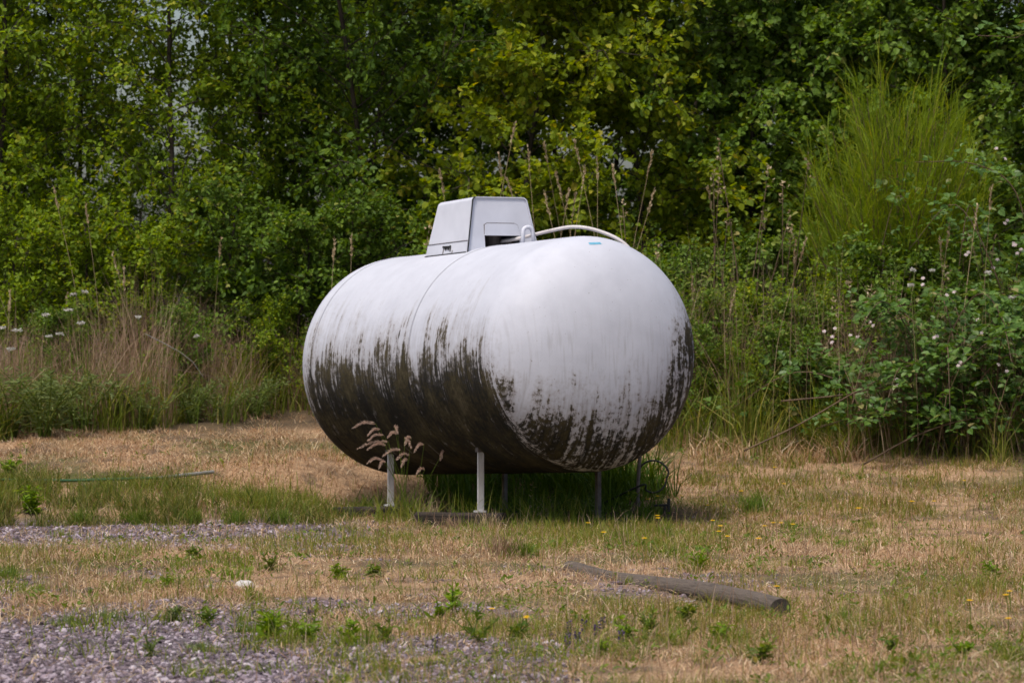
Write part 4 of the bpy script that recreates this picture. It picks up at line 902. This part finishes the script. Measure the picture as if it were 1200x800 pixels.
# longer green clumps and mats that break up the turf
def clumps():
    nc = 520; cy = 10 + 12.5 * rng.random(nc) ** 1.05; cx = (rng.random(nc) * 2 - 1) * (.131 * cy + .4)
    k = rng.random(nc) < (.15 + .85 * sstep(.45, .6, fbm(cx * 1.2, cy * .8, 141, 3))) * (1 - .75 * gravel_w(cx, cy)) * (1 - soil_shade_w(cx, cy)); cx, cy = cx[k], cy[k]; nc = len(cx)
    extra = [(318, 748), (345, 752), (372, 752), (400, 752), (295, 740), (200, 690), (235, 668), (300, 690), (180, 690), (420, 676), (640, 640), (600, 650), (560, 640), (735, 750), (705, 765), (650, 760), (880, 775), (830, 752), (1130, 770), (1050, 768), (1160, 676), (985, 730), (820, 668), (530, 780), (470, 785), (590, 782), (420, 780), (150, 728), (90, 730), (225, 733)]
    e = np.array([ground_at(*q)[:2] for q in extra]); cx = np.concatenate([cx, np.repeat(e[:, 0], 3) + rng.normal(0, .06, 3 * len(e))]); cy = np.concatenate([cy, np.repeat(e[:, 1], 3) + rng.normal(0, .25, 3 * len(e))]); nc = len(cx)
    cnt = rng.integers(20, 75, nc); r = np.repeat(rng.uniform(.02, .09, nc), cnt); hh = np.repeat(rng.uniform(.03, .10, nc), cnt); X = np.repeat(cx, cnt); Y = np.repeat(cy, cnt); n = len(X)
    X = X + rng.normal(0, 1, n) * r; Y = Y + rng.normal(0, 1, n) * r * 1.6; mb = MB()
    blades(mb, np.stack([X, Y, terrain(X, Y) - .004], 1), hh * rng.uniform(.4, 1.2, n), rng.uniform(.0025, .0055, n), rng.random(n) * 6.28, np.abs(rng.normal(.7, .4, n)), 2, 1.5)
    tag(mb.build('grass_clumps', M['clump']), 'ragged green grass clumps scattered over the dry lawn', 'grass', kind='stuff')
clumps()

# gravel stones
def gravel():
    ph = (1 + 5 ** .5) / 2
    V = np.array([(-1, ph, 0), (1, ph, 0), (-1, -ph, 0), (1, -ph, 0), (0, -1, ph), (0, 1, ph), (0, -1, -ph), (0, 1, -ph), (ph, 0, -1), (ph, 0, 1), (-ph, 0, -1), (-ph, 0, 1)]) / 1.9
    F = np.array([(0, 11, 5), (0, 5, 1), (0, 1, 7), (0, 7, 10), (0, 10, 11), (1, 5, 9), (5, 11, 4), (11, 10, 2), (10, 7, 6), (7, 1, 8), (3, 9, 4), (3, 4, 2), (3, 2, 6), (3, 6, 8), (3, 8, 9), (4, 9, 5), (2, 4, 11), (6, 2, 10), (8, 6, 7), (9, 8, 1)])
    n = 150000; y = 9.7 + 11 * rng.random(n) ** 1.5; x = (rng.random(n) * 2 - 1) * (.131 * y + .35); w = gravel_w(x, y); k = rng.random(n) < w ** 1.3 * .62 + .003; x, y = x[k][:27000], y[k][:27000]; n = len(x)
    r = np.clip(rng.lognormal(math.log(.0046), .45, n), .0022, .014) * (1 + .35 * sstep(13, 18, y)); r = np.where(gravel_w(x, y) < .4, np.minimum(r, .007), r); a = rng.random(n) * 6.28
    S = np.stack([rng.uniform(.8, 1.4, n), rng.uniform(.7, 1.1, n), rng.uniform(.45, .85, n)], 1)
    P = V[None] * S[:, None] * (1 + .22 * (rng.random((n, 12, 1)) - .5)); c, s = np.cos(a)[:, None], np.sin(a)[:, None]
    tl = rng.normal(0, .35, n)[:, None]; P = np.stack([P[..., 0] * c - P[..., 1] * s, P[..., 0] * s + P[..., 1] * c, P[..., 2] + P[..., 0] * tl], -1) * r[:, None, None]
    P = P + np.stack([x, y, terrain(x, y) + r * .25], 1)[:, None]
    mb = MB(); mb.add(P.reshape(-1, 3), (F[None] + 12 * np.arange(n)[:, None, None]).reshape(-1, 3))
    tag(mb.build('gravel', M['gravel']), 'purplish grey gravel in the lower left and along the verge', 'gravel', kind='stuff')
gravel()

# ------------------------------------------------------------------ single plants on the lawn
def weed(px, py, h, label, mat='leaf_fresh', kind='upright', n=5, leaf=.03, w=.3, per=12, name='weed', cat='weed', group=None):
    g = ground_at(px, py); root = thing(name, label, cat, g, 0, group); lf = MB(); st = MB()
    if kind == 'tuft':
        N_ = n * 14; az = rng.random(N_) * 6.28; P = np.stack([rng.normal(0, .018 + .1 * h, N_), rng.normal(0, .018 + .1 * h, N_), np.full(N_, -.005)], 1)
        blades(lf, P, h * rng.uniform(.5, 1.05, N_), np.full(N_, .0042), az, np.abs(rng.normal(.5, .3, N_)), 3, 1.6); lf.build('blades', M[mat], root, kind='stuff')
        return root
    for i in range(n):
        az = rng.random() * 6.28; sp = rng.uniform(0, .75) * h; hh = h * (rng.uniform(.6, 1) if i else 1)
        hh = hh * rng.uniform(.75, 1.15); c = smooth_path([(rng.normal(0, .022), rng.normal(0, .022), -.01), (sp * .4 * math.cos(az), sp * .4 * math.sin(az), hh * .5), (sp * math.cos(az), sp * math.sin(az), hh)], 4)
        st.tube(c, np.linspace(.0028, .0012, len(c)), 4)
        t = rng.uniform(.1 if kind == 'upright' else 0, 1, per); k = t * (len(c) - 1.001); ki = k.astype(int); pp = c[ki] + (c[ki + 1] - c[ki]) * (k - ki)[:, None]
        a2 = rng.random(per) * 6.28; dd = np.stack([np.cos(a2), np.sin(a2), rng.normal(.7 if kind == 'upright' else .25, .4, per)], 1); sz = leaf * rng.uniform(.65, 1.2, per) * (1.15 - .45 * t)
        leaves(lf, pp, dd, unit(np.array([0, 0, .7]) + rdir(per) * .5), sz, sz * w)
    st.build('stem', M['leaf_herb'], root); lf.build('leaves', M[mat], root)
    return root
weed(277, 681, .10, 'bright green upright tuft on the straw behind the pale stone', 'leaf_fresh', 'tuft', 5)
weed(398, 678, .055, 'low bright green clump on the straw left of the dry tuft', 'leaf_fresh', 'bush', 9, .035, .45, 12)
weed(437, 676, .055, 'low dark green clump right of the low bright clump', 'leaf_herb', 'bush', 8, .03, .4, 11)
weed(196, 690, .05, 'low green patch of weed on the straw left of the bright upright tuft', 'leaf_fresh', 'bush', 10, .03, .4, 10)
weed(226, 655, .05, 'low green weed on the back gravel strip', 'leaf_herb', 'bush', 12, .03, .4, 10)
weed(318, 668, .08, 'small leafy weed right of the bright upright tuft', 'leaf_herb', 'upright', 5)
weed(530, 722, .115, 'taller bright green seedling in the middle of the gravel foreground', 'leaf_fresh', 'upright', 3, .04, .4, 16)
weed(513, 728, .075, 'shorter bright green seedling left of the taller seedling', 'leaf_fresh', 'upright', 3, .036, .42, 14)
weed(558, 752, .11, 'dark stemmed weed right of the taller seedling', 'leaf_herb', 'upright', 4, .035, .3, 12)
weed(605, 750, .075, 'green weed with a yellow flower beside it in the foreground', 'leaf_herb', 'upright', 6, .032, .35, 11)
weed(455, 752, .07, 'small grey-green weed in the foreground left of the seedlings', 'leaf_herb', 'upright', 5, .03, .3, 10)
weed(412, 752, .075, 'bright green weed at the right of the leafy foreground clump', 'leaf_fresh', 'upright', 6, .034, .35, 11)
weed(362, 752, .07, 'bright green weed in the middle of the leafy foreground clump', 'leaf_fresh', 'bush', 9, .035, .35, 12)
weed(318, 748, .085, 'large leafy green weed on the gravel left of centre', 'leaf_fresh', 'upright', 9, .042, .32, 13)
weed(292, 742, .075, 'dark green weed at the left of the leafy foreground clump', 'leaf_herb', 'tuft', 7)
weed(240, 733, .06, 'green weed on the gravel near the leafy foreground clump', 'leaf_herb', 'upright', 6, .03, .3, 10)
weed(205, 728, .06, 'faint green weed on the gravel edge', 'leaf_grey', 'upright', 6, .03, .25, 10)
weed(130, 726, .07, 'thin grey-green weed on the gravel, left part', 'leaf_grey', 'tuft', 5)
weed(75, 733, .06, 'thin grey-green weed on the gravel near the left edge', 'leaf_grey', 'tuft', 5)
weed(175, 770, .05, 'single low weed in the bottom left gravel', 'leaf_grey', 'upright', 5, .03, .3, 9)
weed(235, 764, .055, 'low yellowing weed in the lower gravel', 'leaf_grey', 'tuft', 6)
weed(735, 752, .07, 'bright green weed right of the purple flowers', 'leaf_fresh', 'upright', 6, .034, .36, 11)
weed(762, 745, .085, 'green weed below the log, middle foreground', 'leaf_herb', 'upright', 6, .032, .35, 12)
weed(706, 768, .05, 'low bright weed in front of the purple flowers', 'leaf_fresh', 'bush', 8, .028, .35, 9)
weed(805, 733, .075, 'green weed in front of the log', 'leaf_herb', 'upright', 6, .034, .4, 12)
weed(842, 752, .06, 'bright low weed near the log end', 'leaf_fresh', 'bush', 8, .032, .4, 10)
weed(890, 778, .075, 'dark stemmed weed in the foreground below the log end', 'leaf_herb', 'bush', 7, .036, .4, 10)
weed(1045, 768, .055, 'dark green weed in the lower right foreground', 'leaf_herb', 'bush', 8, .03, .4, 10)
weed(1128, 772, .06, 'bright green weed at the lower right', 'leaf_fresh', 'bush', 8, .034, .36, 10)
weed(1160, 676, .06, 'bright green weed on the tan band at the right', 'leaf_fresh', 'bush', 8, .034, .36, 11)
weed(985, 728, .06, 'dark green tuft just right of the log end', 'leaf_herb', 'tuft', 8)
weed(820, 668, .075, 'green weed on the lawn behind the log', 'leaf_fresh', 'upright', 6, .034, .35, 11)
weed(885, 600, .15, 'deep green grass tuft standing on the lawn right of the tank', 'leaf_right', 'tuft', 12)
weed(875, 515, .09, 'green tuft at the foot of the bank left of the bramble', 'leaf_fresh', 'tuft', 12)
weed(785, 634, .11, 'green tuft in front of the dark stub', 'leaf_herb', 'tuft', 9)
weed(590, 655, .17, 'reddish dry grass tuft in front of the middle leg', 'grass_pink', 'tuft', 10)
weed(612, 655, .12, 'green grass tuft at the foot of the reddish dry tuft', 'leaf_herb', 'tuft', 12)
weed(640, 606, .15, 'straw tuft leaning out of the shade under the tank', 'straw', 'tuft', 4)
weed(700, 608, .17, 'pale green branching weed in the shade under the near end of the tank', 'leaf_grey', 'upright', 5, .035, .25, 12)
weed(672, 606, .13, 'leafy weed below the middle of the near end cap', 'leaf_herb', 'upright', 6, .035, .3, 12)
weed(622, 608, .20, 'straw-headed weed in the dark under the tank', 'straw', 'upright', 3, .03, .25, 8)
weed(735, 606, .14, 'green weed left of the thin post', 'leaf_herb', 'upright', 7, .04, .3, 13)
weed(430, 602, .17, 'green tuft left of the far leg', 'leaf_herb', 'tuft', 9)
weed(500, 612, .19, 'straw tuft between the two legs', 'straw', 'tuft', 4)
weed(12, 560, .11, 'bright green bushy weed at the left edge of the bank', 'leaf_fresh', 'bush', 12, .05, .4, 14)
weed(35, 598, .15, 'bright green weed in the verge near the left edge', 'leaf_fresh', 'bush', 14, .05, .35, 14)
weed(8, 680, .10, 'green tuft at the left edge beside the gravel', 'leaf_herb', 'tuft', 10)
for px, lab in ((95, 'left part'), (160, 'below the pole'), (225, 'below the grey pole end'), (275, 'right of the pole end'), (330, 'left of the timber')):
    weed(px, 614, .12, 'dense green tuft overhanging the verge edge, ' + lab, 'leaf_herb', 'tuft', 16, group='green tufts along the verge edge')
for px, py, h_, mt, lab in ((528, 622, .11, 'grass_pink', 'thin dry tuft in front of the timber under the middle leg'), (552, 623, .09, 'leaf_herb', 'green tuft at the right end of the timber under the middle leg'), (496, 622, .08, 'leaf_herb', 'green tuft at the left end of the timber under the middle leg'), (418, 622, .09, 'straw', 'straw tuft in front of the left timber'), (575, 618, .12, 'straw', 'straw tuft right of the timber under the middle leg')):
    weed(px, py, h_, lab, mt, 'tuft', 5)
o = weed(240, 478, .12, 'bright broad leaved weed on the dark soil left of the tank', 'leaf_fresh', 'bush', 8, .07, .6, 9)

# flowers
def flower(px, py, label, mat, h, r, group, cat='flower', sp=0, form='disc', name='flower'):
    g = ground_at(px, py + h * FPX / 18); root = thing(name, label, cat, g, 0, group); c = np.array([rng.normal(0, .006), rng.normal(0, .006), h])
    MB().tube(np.array([(0, 0, -.01), c * .5 + (.003, 0, 0), c]), [.0018, .0015, .0013], 4).build('stem', M['leaf_herb'], root)
    hd = MB(); n = 14
    if form == 'disc':
        for rr, up in ((r, .25), (r * .65, .6)):
            a = np.arange(n) * 6.2832 / n + rng.random(); d = np.stack([np.cos(a), np.sin(a), np.full(n, up)], 1); leaves(hd, np.repeat(c[None], n, 0), d, np.repeat([[0, 0, 1.]], n, 0), rr, rr * .42, .05, 0)
    else:
        n = 34; t = rng.random(n); a = rng.random(n) * 6.28; P = c + np.stack([.004 * np.cos(a), .004 * np.sin(a), -.04 * t], 1); leaves(hd, P, np.stack([np.cos(a), np.sin(a), rng.normal(.3, .3, n)], 1), rdir(n), r * .8, r * .55)
    hd.build('flower_head', mat, root); return root
for px, py, lab in [(772, 578, 'upper one right of the thin post'), (762, 583, 'closest to the thin post'), (772, 603, 'upper of two in front of the dark stub'), (772, 608, 'lower of two in front of the dark stub'), (799, 579, 'just right of the dark stub'), (829, 590, 'halfway between the dark stub and the deep green tuft'), (870, 572, 'above the deep green tuft'), (709, 626, 'leftmost, in front of the near end of the tank'), (755, 633, 'lowest, in front of the thin post'), (890, 636, 'lowest below the deep green tuft'), (852, 630, 'lower left of the deep green tuft'), (845, 625, 'second lower left of the deep green tuft'), (905, 612, 'left of the three right of the deep green tuft'), (914, 612, 'middle of the three right of the deep green tuft'), (933, 614, 'right of the three right of the deep green tuft'), (843, 618, 'farther left of the deep green tuft'), (898, 616, 'closest below the deep green tuft'), (690, 612, 'at the shade edge under the near end of the tank'), (835, 609, 'alone left of the deep green tuft')]:
    flower(px, py, 'small yellow flower ' + lab, M['yellow'], rng.uniform(.06, .12), .016, 'yellow flowers right of the tank')
for px, py, lab in [(906, 545, 'nearest the bramble foot'), (918, 564, 'on the green lawn below the bramble'), (1006, 594, 'biggest, in the middle of the right lawn'), (1131, 561, 'farthest right on the green lawn'), (1068, 586, 'right of the biggest'), (1096, 585, 'second from the right on the green lawn')]:
    flower(px, py, 'yellow flower ' + lab, M['yellow'], rng.uniform(.05, .09), .022 if 'biggest' in lab else .015, 'yellow flowers on the right lawn')
for px, py, lab in [(612, 729, 'above the dark seedling in the foreground'), (578, 722, 'left of the other foreground yellow flower'), (912, 695, 'touching the log end'), (1184, 700, 'at the right edge'), (1182, 706, 'at the right edge, lower'), (1137, 714, 'near the lower right, in dry grass'), (1180, 733, 'lowest at the right edge'), (618, 732, 'close beside the dark seedling')]:
    flower(px, py, 'yellow flower ' + lab, M['yellow'], rng.uniform(.05, .09), .014, 'yellow flowers in the foreground')
for px, py, lab in [(508, 752, 'leftmost, alone in the foreground'), (669, 735, 'left of the purple row'), (685, 732, 'tallest of the purple row'), (705, 730, 'right of the tallest purple one'), (664, 748, 'lowest left of the purple row'), (724, 747, 'rightmost of the purple row'), (696, 736, 'in the middle of the purple row'), (677, 744, 'short, in front of the tallest purple one')]:
    flower(px, py, 'dark purple flower spike, ' + lab, M['purple_petal'], .055, .010, 'purple flower spikes in the foreground', form='spike')
# white umbels at the left
def umbel(px, py, depth, label, r=.03):
    r = r * 1.05
    g = on_ground(px, depth); h = EYE - (py - HORIZON) / FPX * depth - g.z; root = thing('white_flower', label, 'flower', g, 0, 'white umbel flowers at the left')
    MB().tube(smooth_path([(0, 0, -.02), (.02, 0, h * .5), (0, 0, h - .03)], 4), .0022, 5).build('stem', M['leaf_herb'], root); hd = MB(); n = 46
    a = rng.random(n) * 6.28; q = r * np.sqrt(rng.random(n)); P = np.stack([q * np.cos(a), q * np.sin(a), h - .02 - 4 * q * q + rng.normal(0, .003, n)], 1); leaves(hd, P, rdir(n) + np.array([0, -.3, .5]), rdir(n) + np.array([0, 0, 1.]), .012, .010)
    ry = MB()
    for k in range(7): ry.tube(np.array([(0, 0, h - .05), P[k] - (0, 0, .004)]), .001, 3, cap=False)
    ry.build('rays', M['leaf_herb'], root); hd.build('flower_head', M['white_petal'], root); return root
for px, py, r_, lab in [(80, 359, .024, 'large round white flower head left of the reed clump'), (54, 365, .022, 'white flower head left of the large round one'), (20, 383, .03, 'white flower head near the left edge'), (2, 380, .02, 'white flower head cut by the left edge'), (86, 341, .02, 'white flower head just above the large round one'), (99, 338, .018, 'topmost white flower head beside the reed clump'), (58, 390, .022, 'low white flower head in the middle of the left group'), (70, 387, .02, 'white flower head right of the low middle one'), (95, 375, .02, 'flat white flower head below the large round one'), (13, 405, .022, 'lowest white flower head near the left edge'), (162, 368, .014, 'small white flower in the brown dry grass'), (230, 390, .014, 'single small white flower right of the brown dry grass')]:
    umbel(px, py, rng.uniform(23.4, 23.8), lab, r_)
for px, py, lab in [(1092, 313, 'upper left of the bramble'), (1068, 330, 'left of the bramble top'), (1158, 315, 'upper right above the bramble'), (1186, 345, 'right edge above the bramble'), (1070, 312, 'highest above the bramble')]:
    o = umbel(px, py, 22.7, 'small white flower ' + lab, .016); o['group'] = 'white flowers over the bramble'

# drooping foxtail grass in front of the tank
fx = ground_at(478, 612); fx.y += .02
fox = thing('foxtail_grass', 'clump of foxtail grass with drooping pinkish plumes in front of the tank', 'grass', fx)
fd = fx.y - .06
for (px, py, dx, dy, L_) in [(440, 496, -28, 6, .12), (446, 503, -16, 8, .10), (450, 510, -20, 7, .10), (455, 517, -38, 10, .14), (452, 521, -22, 6, .10), (470, 527, -22, 8, .12), (448, 539, -18, 4, .10), (452, 541, -8, 8, .07), (466, 508, -12, 5, .08), (474, 512, 8, 14, .10), (482, 512, -8, 10, .10), (497, 520, -12, 10, .10), (520, 528, -4, 12, .07), (480, 533, -16, 6, .09), (478, 539, -8, 8, .08), (498, 550, -10, 6, .06), (462, 500, 4, 8, .07)]:
    T = np.array(P3(px, py, fd)) - np.array(fx); E_ = np.array(P3(px + dx, py + dy, fd - .03)) - np.array(fx)
    base = np.array([rng.normal(0, .03), rng.normal(0, .03), 0]); c = smooth_path([base, base * .6 + T * .5 + (0, 0, .03), T], 5)
    s_ = MB().tube(c, .0012, 4).build('stem', M['leaf_herb'], fox)
    mid = (T + E_) / 2 + (0, 0, .018); cc = smooth_path([T, mid, E_], 8); n = 130; t = rng.random(n); k = t * (len(cc) - 1.001); ki = k.astype(int); P = cc[ki] + (cc[ki + 1] - cc[ki]) * (k - ki)[:, None]; dr = unit(cc[ki + 1] - cc[ki])
    hd = MB(); o_ = rdir(n); hair = unit(dr * 1.0 + o_ * .62); leaves(hd, P + o_ * .002, hair, rdir(n), .012 * np.sin(np.clip(t * .9 + .15, 0, 1) * np.pi) ** .5 + .004, .0021); hd.build('plume', M['foxtail'], s_)
n = 90; az = rng.random(n) * 6.28; lf = MB(); blades(lf, np.stack([rng.normal(0, .04, n), rng.normal(0, .04, n), np.full(n, -.01)], 1), rng.uniform(.10, .30, n), np.full(n, .004), az, np.abs(rng.normal(.6, .3, n)), 3); lf.build('blades', M['grass_green'], fox, kind='stuff')
